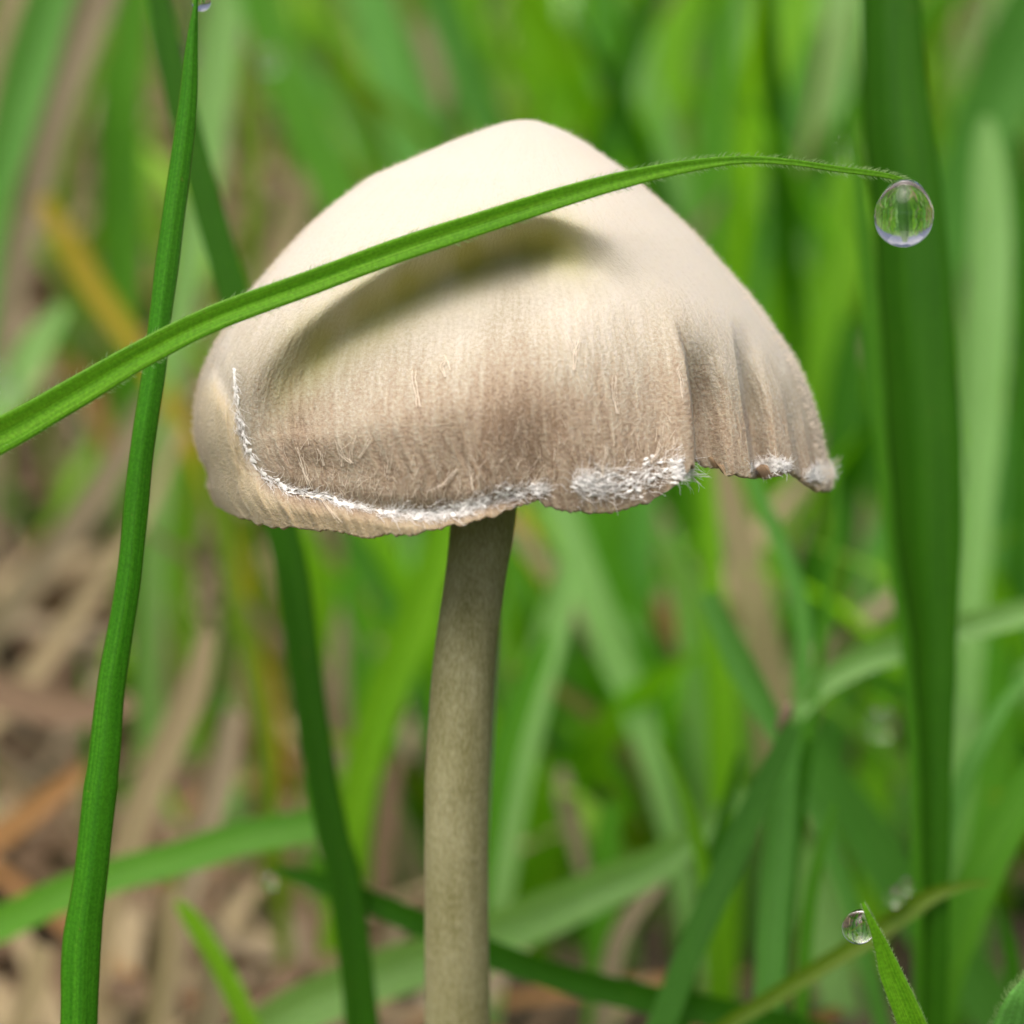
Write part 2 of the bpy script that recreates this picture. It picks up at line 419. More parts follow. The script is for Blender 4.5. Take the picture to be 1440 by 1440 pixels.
NF, NB, NR = 760, 140, 430
phi = np.concatenate([np.linspace(-90, 90, NF), np.linspace(90, 270, NB + 2)[1:-1]])
NCc = len(phi)
ph = np.radians(phi)[None, :]
v = np.linspace(0, 1, NR)[:, None]
sinp = np.sin(ph); cosp = np.cos(ph)
front = (cosp >= -1e-9) * np.ones_like(v) > 0
# rim height per column: find where column meets rim
cc = sinp[0]
rim = np.full(NCc, 690.0)
for _ in range(12):
    l = Lf(rim); r = Rf(rim); pxr = (l + r) / 2 + (r - l) / 2 * cc
    tf = 0.567
    rim = 0.5 * rim + 0.5 * rimpy(pxr)
b = np.clip(-cosp[0], 0, 1)
rim = rim * (1 - b ** 0.8) + 545 * b ** 0.8
top = 168.0
f = v ** 1.35
py = top + f * (rim[None, :] - top)
l = Lf(py); r = Rf(py)
px = (l + r) / 2 + (r - l) / 2 * sinp
# pull columns so that one follows the fold line
cf = 0.567
wgt = np.clip(1 - np.abs(sinp - cf) / np.where(sinp < cf, 0.9, 0.40), 0, 1) * (cosp > 0)
basefold = (l + r) / 2 + (r - l) / 2 * cf
px = px + wgt * (xfold(py) - basefold) * sstep(330, 430, py)
hw = (r - l) / 2
dep = np.where(front, cap_depth(px, py), D0 - hdf(py) * cosp)
# S-fold: the lobe's edge slides a little over the part behind it
ov = np.exp(-((px - xfold(py) + 5) / 7) ** 2) * sstep(470, 600, py) * front
px2 = px + 9 * ov
# right tip curls
outer = at(px2, py, dep)
cent = at(np.full_like(py, 722.0), py + 30, np.full_like(py, D0))
nrow = NR
V1 = outer.reshape(-1, 3)
# lip: roll over the edge, then inner surface
inner_rows = []
axis_pt = at(700, 560, D0)
rimv = outer[-1]; 
dirin = axis_pt - rimv; dirin /= np.linalg.norm(dirin, axis=1)[:, None]
upc = UPV
for (a_, u_) in ((0.012, -0.010), (0.028, -0.008), (0.04, 0.010), (0.06, 0.03)):
    inner_rows.append(rimv + dirin * a_ + upc * u_)
for k_ in range(1, 14):
    fr = k_ / 14
    rowi = int((NR - 1) * (1 - fr * 0.9))
    p_ = at(px[rowi], py[rowi], np.where(cosp[0] > 0, D0 - (hdf(py[rowi]) * 0.80 - (0.46 + 0.30 * sstep(0.45, 0.6, sinp[0]) * sstep(0.98, 0.9, sinp[0])) * sstep(0, 0.3, cosp[0])) * cosp[0], D0 - hdf(py[rowi]) * 0.9 * cosp[0])); dd = at(np.full(NCc, 715.0), py[rowi] + 60, np.full(NCc, D0)) - p_
    dd /= np.linalg.norm(dd, axis=1)[:, None] + 1e-9
    inner_rows.append(p_ + dd * 0.10)
inner = np.stack(inner_rows)
allv = np.concatenate([outer, inner]).reshape(-1, 3)
faces = grid_faces(NR + len(inner_rows), NCc, wrap=True)
U = np.broadcast_to((phi[None, :] + 90) / 360, (NR + len(inner_rows), NCc))
pyall = np.concatenate([py, np.repeat(py[-1:], len(inner_rows), 0)])
pxall = np.concatenate([px2, np.repeat(px2[-1:], len(inner_rows), 0)])
Vv = (pyall - 168) / 590
uvc = np.stack([U, Vv], -1).reshape(-1, 2)
# natural pigment: cream crown, tan to brown towards the margin, paler skirt below the veil line
rel = (pyall - 168) / np.maximum(rim[None, :] - 168, 1)
pig = sstep(0.36, 0.86, rel - 0.13 * sstep(930, 1000, pxall) + 0.10 * vnoise(pxall / 90, pyall / 120, 21) + 0.05 * vnoise(pxall / 14, pyall / 60, 22))
pig = pig * (0.74 + 0.26 * vnoise(pxall / 70 + 3, pyall / 200, 23) + 0.10 * np.exp(-((pxall - 735) / 60) ** 2))
leftz = sstep(420, 310, pxall)
pig = pig * (1 - 0.45 * leftz)
curv = np.interp(pxall, [300, 330, 345, 375, 420, 480, 540, 600, 660, 720, 765, 775, 960, 975, 1180], [520, 570, 640, 680, 697, 706, 718, 724, 716, 702, 690, 712, 690, 650, 668])
skirt = sstep(4, 30, pyall - curv)
pig = np.clip(pig, 0, 1)
_x = np.clip((pxall - 240) / 3, 0, LD.shape[1] - 1).astype(int); _y = np.clip((pyall - 150) / 3, 0, LD.shape[0] - 1).astype(int)
ledge_shade = 1.05 * np.exp(-((LD[_y, _x] - 20) / 40) ** 2) * sstep(330, 450, pxall) * sstep(880, 760, pxall) * sstep(640, 480, pyall) * (np.broadcast_to(np.concatenate([cosp[0]]), pyall.shape) > 0) * (0.8 + 0.6 * vnoise(pxall / 30, pyall / 80, 61))  # olive shade under the ledge and arching blade, painted into the cap colour
ledge_shade = np.clip(ledge_shade, 0, 1)
inn = np.zeros_like(pyall); inn[NR + 1:] = 1
base = at(643, 1985, 12.35)
base[2] = ground_z(base[0], base[1])
mush = empty('mushroom', tuple(base))
tag(mush, 'pale cream mushroom with a creased conical cap and slender olive stem', 'mushroom')

def cap_mat():
    m, n, nd, L = new_mat('mushroom cap skin')
    out = N(nd, 'ShaderNodeOutputMaterial')
    a = N(nd, 'ShaderNodeAttribute', attribute_name='pigment'); sk = N(nd, 'ShaderNodeAttribute', attribute_name='skirt'); ia = N(nd, 'ShaderNodeAttribute', attribute_name='inside')
    uv = N(nd, 'ShaderNodeUVMap')
    mp = N(nd, 'ShaderNodeMapping'); mp.inputs['Scale'].default_value = (520, 120, 1); L.new(uv.outputs[0], mp.inputs[0])
    g = N(nd, 'ShaderNodeTexNoise'); g.inputs['Scale'].default_value = 1; g.inputs['Detail'].default_value = 3; g.inputs['Roughness'].default_value = 0.7
    L.new(mp.outputs[0], g.inputs['Vector'])
    mp2 = N(nd, 'ShaderNodeMapping'); mp2.inputs['Scale'].default_value = (260, 9, 1); L.new(uv.outputs[0], mp2.inputs[0])
    st = N(nd, 'ShaderNodeTexNoise'); st.inputs['Scale'].default_value = 1; st.inputs['Detail'].default_value = 4; L.new(mp2.outputs[0], st.inputs['Vector'])
    cr = N(nd, 'ShaderNodeValToRGB'); el = cr.color_ramp.elements
    el[0].position = 0.0; el[0].color = (0.56, 0.52, 0.44, 1)
    el[1].position = 1.0; el[1].color = (0.22, 0.155, 0.10, 1)
    x = el.new(0.35); x.color = (0.43, 0.385, 0.295, 1)
    x = el.new(0.68); x.color = (0.35, 0.28, 0.20, 1)
    # pigment + streaks + grain
    s1 = N(nd, 'ShaderNodeMath', operation='MULTIPLY_ADD'); s1.inputs[1].default_value = 0.9; s1.inputs[2].default_value = -0.45; L.new(st.outputs[0], s1.inputs[0])
    s2 = N(nd, 'ShaderNodeMath', operation='MULTIPLY_ADD'); s2.inputs[1].default_value = 1.5; s2.inputs[2].default_value = -0.75; L.new(g.outputs[0], s2.inputs[0])
    s3 = N(nd, 'ShaderNodeMath', operation='ADD'); L.new(s1.outputs[0], s3.inputs[0]); L.new(s2.outputs[0], s3.inputs[1])
    fac = N(nd, 'ShaderNodeMapRange'); fac.inputs[1].default_value = 0; fac.inputs[2].default_value = 0.45; fac.inputs[3].default_value = 0.36; fac.inputs[4].default_value = 1.0
    L.new(a.outputs['Fac'], fac.inputs[0])
    s4 = N(nd, 'ShaderNodeMath', operation='MULTIPLY'); L.new(s3.outputs[0], s4.inputs[0]); L.new(fac.outputs[0], s4.inputs[1])
    s5 = N(nd, 'ShaderNodeMath', operation='ADD', use_clamp=True); L.new(a.outputs['Fac'], s5.inputs[0]); L.new(s4.outputs[0], s5.inputs[1])
    L.new(s5.outputs[0], cr.inputs[0])
    mx = N(nd, 'ShaderNodeMix', data_type='RGBA'); mx.inputs[7].default_value = (0.52, 0.43, 0.26, 1)
    km = N(nd, 'ShaderNodeMath', operation='MULTIPLY'); km.inputs[1].default_value = 0.6; L.new(sk.outputs['Fac'], km.inputs[0])
    L.new(km.outputs[0], mx.inputs[0]); L.new(cr.outputs[0], mx.inputs[6])
    so = N(nd, 'ShaderNodeAttribute', attribute_name='ledge_shade'); mo = N(nd, 'ShaderNodeMix', data_type='RGBA'); mo.inputs[7].default_value = (0.33, 0.325, 0.085, 1)
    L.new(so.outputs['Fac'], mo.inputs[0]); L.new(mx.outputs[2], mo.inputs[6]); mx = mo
    mi = N(nd, 'ShaderNodeMix', data_type='RGBA'); mi.inputs[7].default_value = (0.30, 0.21, 0.13, 1); L.new(ia.outputs['Fac'], mi.inputs[0]); L.new(mx.outputs[2], mi.inputs[6])
    bp = N(nd, 'ShaderNodeBump'); bp.inputs['Strength'].default_value = 0.6; bp.inputs['Distance'].default_value = 0.014
    L.new(s4.outputs[0], bp.inputs['Height'])
    ps = N(nd, 'ShaderNodeBsdfPrincipled'); ps.inputs['Roughness'].default_value = 0.75; ps.inputs['Specular IOR Level'].default_value = 0.25
    ps.inputs['Subsurface Weight'].default_value = 0.35; ps.inputs['Subsurface Radius'].default_value = (1.0, 0.7, 0.35); ps.inputs['Subsurface Scale'].default_value = 0.05
    ps.inputs['Sheen Weight'].default_value = 0.15
    L.new(mi.outputs[2], ps.inputs['Base Color']); L.new(bp.outputs[0], ps.inputs['Normal']); L.new(ps.outputs[0], out.inputs[0])
    return m
cap = mesh_obj('cap', allv, faces, cap_mat(), parent=mush, uv=uvc, attr={'ledge_shade': ledge_shade.ravel(), 'pigment': pig.ravel(), 'skirt': skirt.ravel(), 'inside': inn.ravel()})

# gills: thin plates under the cap, from the stem to near the rim
gv, gf = [], []
ng = 150
for i in range(ng):
    a = 2 * math.pi * i / ng
    j = int((math.degrees(a) % 360) / 360 * NCc) % NCc
    outp = inner[4, j]; n_ = 7
    ctr = at(690, 590, D0)
    i0 = len(gv)
    for k_ in range(n_):
        t = k_ / (n_ - 1)
        row = int((NR - 1) * (1 - t * 0.55))
        hi = inner[min(3 + int(t * 10), len(inner) - 1), j]
        hi = hi * (1 - t * 0.15) + ctr * (t * 0.15)
        q = outp * (1 - t) + ctr * t
        lo = q + UPV * (0.02 - 0.02 * math.sin(t * math.pi) )
        if lo[2] > hi[2] - 0.02: lo = hi - np.array([0, 0, 0.02])
        gv += [hi, lo]
    for k_ in range(n_ - 1):
        gf.append((i0 + 2 * k_, i0 + 2 * k_ + 1, i0 + 2 * k_ + 3, i0 + 2 * k_ + 2))
gl = mesh_obj('gills', gv, gf, M_gill, parent=mush, smooth=False); gl['kind'] = 'stuff'

# ------------------------------------------------------------------ stem
st_pts = [(560, 690, 88, 10.5), (640, 687, 88, 10.48), (730, 680, 92, 10.46), (765, 676, 90, 10.46), (800, 670, 86, 10.46), (850, 663, 87, 10.46), (900, 656, 88, 10.47), (950, 651, 88, 10.49), (1000, 647.5, 89, 10.52), (1100, 642.5, 91, 10.6), (1200, 642, 90, 10.7), (1300, 642, 90, 10.82), (1440, 643.5, 93, 11.0), (1600, 646, 96, 11.6), (1800, 645, 100, 11.9), (1990, 643, 112, 12.2)]
sp = np.array(st_pts, float)
NS, NA = 260, 72
yy = np.linspace(560, 1990, NS)
sx = np.interp(yy, sp[:, 0], sp[:, 1]); swid = np.interp(yy, sp[:, 0], sp[:, 2]); sdp = np.interp(yy, sp[:, 0], sp[:, 3])
kk = np.exp(-np.linspace(-2, 2, 21) ** 2); kk /= kk.sum()
sx = np.convolve(np.pad(sx, 10, mode='reflect', reflect_type='odd'), kk, 'valid'); swid = np.convolve(np.pad(swid, 10, mode='edge'), kk, 'valid')
cen = at(sx, yy, sdp)
rad = swid / 1440 * K * sdp / 2
an = np.linspace(0, 2 * math.pi, NA, endpoint=False)
rr = rad[:, None] * (1 + 0.012 * vnoise(an[None, :] * 6, yy[:, None] / 60, 31) + 0.01 * vnoise(an[None, :] * 2, yy[:, None] / 90, 33))
sv = cen[:, None, :] + rr[..., None] * (np.cos(an)[None, :, None] * RGT + np.sin(an)[None, :, None] * FWD)
def stem_mat():
    m, n, nd, L = new_mat('mushroom stem skin')
    out = N(nd, 'ShaderNodeOutputMaterial')
    tc = N(nd, 'ShaderNodeTexCoord')
    mp = N(nd, 'ShaderNodeMapping'); mp.inputs['Scale'].default_value = (6, 6, 2.2); L.new(tc.outputs['Object'], mp.inputs[0])
    a = N(nd, 'ShaderNodeTexNoise'); a.inputs['Scale'].default_value = 1; a.inputs['Detail'].default_value = 5; L.new(mp.outputs[0], a.inputs['Vector'])
    mp2 = N(nd, 'ShaderNodeMapping'); mp2.inputs['Scale'].default_value = (75, 75, 30); L.new(tc.outputs['Object'], mp2.inputs[0])
    b = N(nd, 'ShaderNodeTexNoise'); b.inputs['Scale'].default_value = 1; b.inputs['Detail'].default_value = 2; L.new(mp2.outputs[0], b.inputs['Vector'])
    mp3 = N(nd, 'ShaderNodeMapping'); mp3.inputs['Scale'].default_value = (60, 60, 1.2); L.new(tc.outputs['Object'], mp3.inputs[0])
    c = N(nd, 'ShaderNodeTexNoise'); c.inputs['Scale'].default_value = 1; L.new(mp3.outputs[0], c.inputs['Vector'])
    s = N(nd, 'ShaderNodeMath', operation='ADD'); L.new(a.outputs[0], s.inputs[0]); L.new(b.outputs[0], s.inputs[1])
    s2 = N(nd, 'ShaderNodeMath', operation='MULTIPLY_ADD'); s2.inputs[1].default_value = 0.35; L.new(c.outputs[0], s2.inputs[0]); L.new(s.outputs[0], s2.inputs[2])
    r_ = N(nd, 'ShaderNodeMapRange'); r_.inputs[1].default_value = 0.75; r_.inputs[2].default_value = 1.6; L.new(s2.outputs[0], r_.inputs[0])
    cr = N(nd, 'ShaderNodeValToRGB'); el = cr.color_ramp.elements
    el[0].position = 0.0; el[0].color = (0.20, 0.19, 0.07, 1); el[1].position = 1; el[1].color = (0.44, 0.42, 0.25, 1)
    x = el.new(0.5); x.color = (0.32, 0.305, 0.155, 1)
    L.new(r_.outputs[0], cr.inputs[0])
    bp = N(nd, 'ShaderNodeBump'); bp.inputs['Strength'].default_value = 0.4; bp.inputs['Distance'].default_value = 0.01; L.new(s2.outputs[0], bp.inputs['Height'])
    ps = N(nd, 'ShaderNodeBsdfPrincipled'); ps.inputs['Roughness'].default_value = 0.7; ps.inputs['Specular IOR Level'].default_value = 0.25
    ps.inputs['Subsurface Weight'].default_value = 0.2; ps.inputs['Subsurface Radius'].default_value = (1, .8, .4); ps.inputs['Subsurface Scale'].default_value = 0.04
    L.new(cr.outputs[0], ps.inputs['Base Color']); L.new(bp.outputs[0], ps.inputs['Normal']); L.new(ps.outputs[0], out.inputs[0])
    return m
mesh_obj('stem', sv.reshape(-1, 3), grid_faces(NS, NA, wrap=True)[:, ::-1], stem_mat(), parent=mush)

# ------------------------------------------------------------------ fibres
def tubes(lines, radii, nside=3):
    vs, fs = [], []; n0 = 0
    for ln, r0 in zip(lines, radii):
        ln = np.asarray(ln); n_ = len(ln)
        tg = np.gradient(ln, axis=0); tg /= np.linalg.norm(tg, axis=1)[:, None] + 1e-12
        s_ = np.cross(tg, FWD); s_ /= np.linalg.norm(s_, axis=1)[:, None] + 1e-12
        t_ = np.cross(tg, s_)
        rr_ = r0 * np.linspace(1, 0.35, n_)
        for i in range(nside):
            a = 2 * math.pi * i / nside
            pass
        a = 2 * math.pi * np.arange(nside) / nside
        ring = ln[:, None, :] + rr_[:, None, None] * (np.cos(a)[None, :, None] * s_[:, None, :] + np.sin(a)[None, :, None] * t_[:, None, :])
        vs.append(ring.reshape(-1, 3)); fs.append(grid_faces(n_, nside, wrap=True) + n0); n0 += n_ * nside
    return np.concatenate(vs), np.concatenate(fs)

def on_cap(px_, py_, lift):
    lift = np.asarray(lift) + 0.022 * np.exp(-((np.asarray(px_, float) - 1082) / 18) ** 2)
    d = cap_depth(np.asarray(px_, float), np.asarray(py_, float)) - lift
    return at(px_, py_, d)

def fibre_line(x, y, ang, ln, n_=6, curl=0.6, lift0=0.004, lift1=0.02):
    xs, ys = [x], [y]; a = ang
    for _ in range(n_ - 1):
        a += rng.uniform(-curl, curl) * 0.6
        x += math.cos(a) * ln / (n_ - 1); y += math.sin(a) * ln / (n_ - 1)
        xs.append(x); ys.append(y)
    lf = np.linspace(lift0, lift1, n_)
    return on_cap(np.array(xs), np.array(ys), lf)

def band(path, n_, wid, lmin, lmax, jitter, lift=0.03, along=0.5):
    p = np.array(path, float); seg = np.arange(len(p))
    out = []
    for _ in range(n_):
        t = rng.uniform(0, len(p) - 1); x = np.interp(t, seg, p[:, 0]); y = np.interp(t, seg, p[:, 1]); w_ = np.interp(t, seg, p[:, 2])
        i = min(int(t), len(p) - 2); ta = math.atan2(p[i + 1, 1] - p[i, 1], p[i + 1, 0] - p[i, 0])
        if float(vnoise(x / 13, y / 13, 77)) + float(vnoise(x / 40, y / 30, 78)) < rng.uniform(-0.55, 0.1): continue
        x += rng.normal(0, 0.4) * w_ * wid; y += rng.normal(0, 0.4) * w_ * wid
        y = min(y, float(rimpy(x)) - 2)
        a = ta + rng.uniform(-jitter, jitter) if rng.rand() < along else rng.uniform(-math.pi, 0)
        out.append(fibre_line(x, y, a, rng.uniform(lmin, lmax), 6, 0.9, rng.uniform(0, lift), rng.uniform(0.002, lift)))
    return out

ring = [(329, 520, 4), (331, 545, 8), (333, 570, 13), (338, 600, 13), (346, 630, 13), (360, 655, 12), (382, 676, 13), (404, 688, 12), (430, 694, 7), (455, 697, 9), (480, 708, 5), (503, 712, 7), (520, 716, 8)]
low = [(530, 720, 8), (560, 722, 12), (590, 724, 13), (620, 722, 14), (650, 717, 15), (675, 708, 19), (700, 698, 25), (725, 695, 22), (748, 690, 15), (768, 688, 5)]
right = [(810, 678, 8), (825, 680, 22), (850, 682, 26), (880, 680, 26), (905, 672, 26), (930, 660, 26), (950, 662, 20), (966, 664, 9)]
r2 = [(1062, 656, 9), (1078, 655, 15), (1095, 655, 15), (1110, 656, 9)]
r3 = [(1140, 668, 12), (1155, 666, 17), (1166, 664, 17)]
L1 = band(ring, 620, 0.6, 8, 20, 0.35, 0.010, 0.95)
L1 += band(low, 950, 0.85, 6, 22, 0.7, 0.016, 0.8)
L1 += band(right, 850, 1.25, 8, 34, 0.7, 0.016, 0.8)
L1 += band(r2, 420, 0.9, 6, 15, 1.2, 0.02, 0.4)
L1 += band(r3, 600, 0.9, 6, 13, 1.5, 0.022, 0.4)
vv, ff = tubes(L1, [rng.uniform(0.0008, 0.0019) for _ in L1])
vr = mesh_obj('veil_remnant', vv, ff, M_veil, parent=cap, smooth=False); vr['kind'] = 'stuff'
# torn scraps of membrane lying flat between the fibres
fv, ff_ = [], []
for path_, cnt, wd in ((ring, 60, 0.45), (low, 70, 0.65), (right, 80, 1.0), (r2, 40, 0.7), (r3, 60, 0.7)):
    p_ = np.array(path_, float); sg_ = np.arange(len(p_))
    for _ in range(cnt):
        t = rng.uniform(0, len(p_) - 1); w_ = np.interp(t, sg_, p_[:, 2])
        x = np.interp(t, sg_, p_[:, 0]) + rng.normal(0, 0.4) * w_ * wd; y = min(np.interp(t, sg_, p_[:, 1]) + rng.normal(0, 0.4) * w_ * wd, float(rimpy(x)) - 3)
        i_ = min(int(t), len(p_) - 2); a = math.atan2(p_[i_ + 1, 1] - p_[i_, 1], p_[i_ + 1, 0] - p_[i_, 0]) + rng.normal(0, 0.35)
        ln = rng.uniform(5, 15); k_ = 6; tt_ = np.linspace(-0.5, 0.5, k_)
        hwid = rng.uniform(0.8, 2.6) * (1 - (2 * tt_) ** 2 * 0.8) * rng.uniform(0.6, 1.3, k_)
        cxs = x + math.cos(a) * ln * tt_ + rng.normal(0, 0.4, k_); cys = y + math.sin(a) * ln * tt_ + rng.normal(0, 0.4, k_)
        nx, ny = -math.sin(a), math.cos(a)
        l0 = rng.uniform(0.002, 0.009)
        A_ = on_cap(cxs + nx * hwid, cys + ny * hwid, l0 + rng.uniform(0, 0.008, k_)); B_ = on_cap(cxs - nx * hwid, cys - ny * hwid, l0 + rng.uniform(0, 0.008, k_))
        n0_ = len(fv); row = np.stack([A_, (A_ + B_) / 2 - FWD * 0.003, B_], 1).reshape(-1, 3); fv += list(row); ff_ += list(grid_faces(k_, 3) + n0_)
fm = mesh_obj('veil_scraps', np.array(fv), np.array(ff_), M_veil, parent=cap, smooth=False); fm['kind'] = 'stuff'
# web of thinner cream fibres over the lower face
L2 = []
for _ in range(420):
    t = rng.beta(1.0, 3.0)
    x = rng.uniform(400, 960); y = float(np.interp(x, [400, 520, 640, 760, 960], [690, 712, 715, 690, 655])) - t * 95
    if rng.rand() < 0.25 and x > 740: continue
    L2.append(fibre_line(x, y, rng.uniform(-2.1, -1.0), rng.uniform(6, 24), 5, 0.5, 0.003, rng.uniform(0.004, 0.03)))
vv, ff = tubes(L2, [rng.uniform(0.0009, 0.0019) for _ in L2])
wb = mesh_obj('fibre_web', vv, ff, M_veil2, parent=cap, smooth=False); wb['kind'] = 'stuff'
# single long fibres that stand out
singles = [[(432, 682), (426, 660), (422, 645), (415, 628)], [(437, 688), (428, 668), (418, 650)], [(480, 656), (477, 640), (473, 622)], [(493, 650), (494, 632), (500, 612)], [(503, 645), (512, 630), (519, 615)],
           [(494, 652), (480, 642), (474, 618)], [(588, 572), (587, 552), (583, 535), (585, 520)], [(664, 690), (660, 665), (654, 643)], [(642, 660), (624, 680), (600, 692)], [(625, 530), (620, 515), (627, 505)],
           [(806, 520), (807, 500), (802, 488), (794, 468)], [(807, 500), (812, 485), (815, 474)], [(868, 582), (862, 562), (861, 545), (862, 528)], [(420, 697), (450, 700), (462, 718), (478, 735)],
           [(916, 650), (924, 635), (928, 618)], [(846, 672), (848, 650), (852, 628)], [(748, 682), (756, 672), (760, 662)], [(632, 520), (630, 512), (626, 500)], [(960, 560), (957, 535), (952, 520), (957, 512)],
           [(1170, 655), (1176, 648), (1179, 640)], [(545, 665), (548, 650), (546, 636)], [(455, 655), (452, 640), (448, 630)]]
for sgl in singles:
    p = np.array(sgl, float); t = np.linspace(0, len(p) - 1, 9)
    xs = np.interp(t, np.arange(len(p)), p[:, 0]); ys = np.interp(t, np.arange(len(p)), p[:, 1])
    lns = []
    for q in range(3):
        jx = np.cumsum(rng.normal(0, 0.7, 9)); jy = rng.normal(0, 0.3, 9)
        lns.append(on_cap(xs + jx + q * 1.3, ys + jy, np.linspace(0.010, 0.026, 9)))
    vv, ff = tubes(lns, [0.0021, 0.0016, 0.0013], 5)
    mesh_obj('veil_fibre', vv, ff, M_veil2, parent=cap, smooth=False)
# velvety down along the cap: very short hairs
L3 = []
for _ in range(4000):
    y = 168 + (rng.rand() ** 0.8) * 520; s_ = rng.choice([-1, 1]); e_ = 1 - rng.rand() ** 2 * 0.03
    l_ = float(Lf(y)); r_ = float(Rf(y)); x = (l_ + r_) / 2 + s_ * (r_ - l_) / 2 * e_
    if y > float(rimpy(x)) - 3: continue
    z0 = at(x, y, D0 - float(hdf(y)) * math.sqrt(max(0, 1 - e_ * e_)))
    c_ = at(720, y + 60, D0); n_ = z0 - c_; n_ /= np.linalg.norm(n_)
    n_ = n_ + rng.normal(0, 0.35, 3); ln = rng.uniform(0.006, 0.018)
    L3.append([z0 - n_ * 0.01, z0 + n_ * ln * 0.6, z0 + n_ * ln + np.array([0, 0, 0.003])])
vv, ff = tubes(L3, [0.0009] * len(L3))
dn = mesh_obj('cap_down', vv, ff, M_veil2, parent=cap, smooth=False); dn['kind'] = 'stuff'

# ------------------------------------------------------------------ grass blades
def catmull(P, n_):
    P = np.asarray(P, float); m_ = len(P)
    Q = np.vstack([2 * P[0] - P[1], P, 2 * P[-1] - P[-2]])
    out = []
    for t in np.linspace(0, m_ - 1 - 1e-9, n_):
        i = int(t); u = t - i; a, b_, c, d = Q[i], Q[i + 1], Q[i + 2], Q[i + 3]
        out.append(0.5 * ((2 * b_) + (-a + c) * u + (2 * a - 5 * b_ + 4 * c - d) * u * u + (-a + 3 * b_ - 3 * c + d) * u ** 3))
    return np.array(out)

def ribbon_world(W, wid, roll, fold, ncross, thick, viewp=CAMP):
    """W world centre line, wid world widths; returns verts, faces, uv"""
    n_ = len(W)
    tg = np.gradient(W, axis=0); tg /= np.linalg.norm(tg, axis=1)[:, None] + 1e-12
    vd = W - viewp; vd /= np.linalg.norm(vd, axis=1)[:, None]
    s_ = np.cross(tg, vd); s_ /= np.linalg.norm(s_, axis=1)[:, None] + 1e-9
    for i in range(1, n_):
        if s_[i] @ s_[i - 1] < 0: s_[i] = -s_[i]
    nn = np.cross(s_, tg)
    for i in range(n_):
        if nn[i] @ vd[i] > 0: nn[i] = -nn[i]
    roll = np.broadcast_to(roll, (n_,))
    cr_, sr_ = np.cos(roll)[:, None], np.sin(roll)[:, None]
    s2 = s_ * cr_ + nn * sr_; n2 = -s_ * sr_ + nn * cr_
    u = np.linspace(-1, 1, ncross)
    hw_ = wid / 2
    def sheet(off):
        prof = (np.abs(u) - 0.5)[None, :] * fold * hw_[:, None] + off * (1 - np.abs(u) ** 3 * 0.85)[None, :]
        return W[:, None, :] + (u[None, :, None] * hw_[:, None, None]) * s2[:, None, :] + prof[..., None] * n2[:, None, :]
    ln = np.concatenate([[0], np.cumsum(np.linalg.norm(np.diff(W, axis=0), axis=1))])
    if thick <= 0:
        vs = sheet(0).reshape(-1, 3); fs = grid_faces(n_, ncross)
        uv = np.stack(np.broadcast_arrays((u[None, :] + 1) / 2, ln[:, None]), -1).reshape(-1, 2)
    else:
        A_ = sheet(thick / 2); B_ = sheet(-thick / 2)[:, ::-1]
        vs = np.concatenate([A_, B_], 1); fs = grid_faces(n_, 2 * ncross, wrap=True)
        uu = np.concatenate([(u + 1) / 2, ((u + 1) / 2)[::-1]])
        uv = np.stack(np.broadcast_arrays(uu[None, :], ln[:, None]), -1).reshape(-1, 2)
        vs = vs.reshape(-1, 3)
    return vs, fs, uv, s2, n2

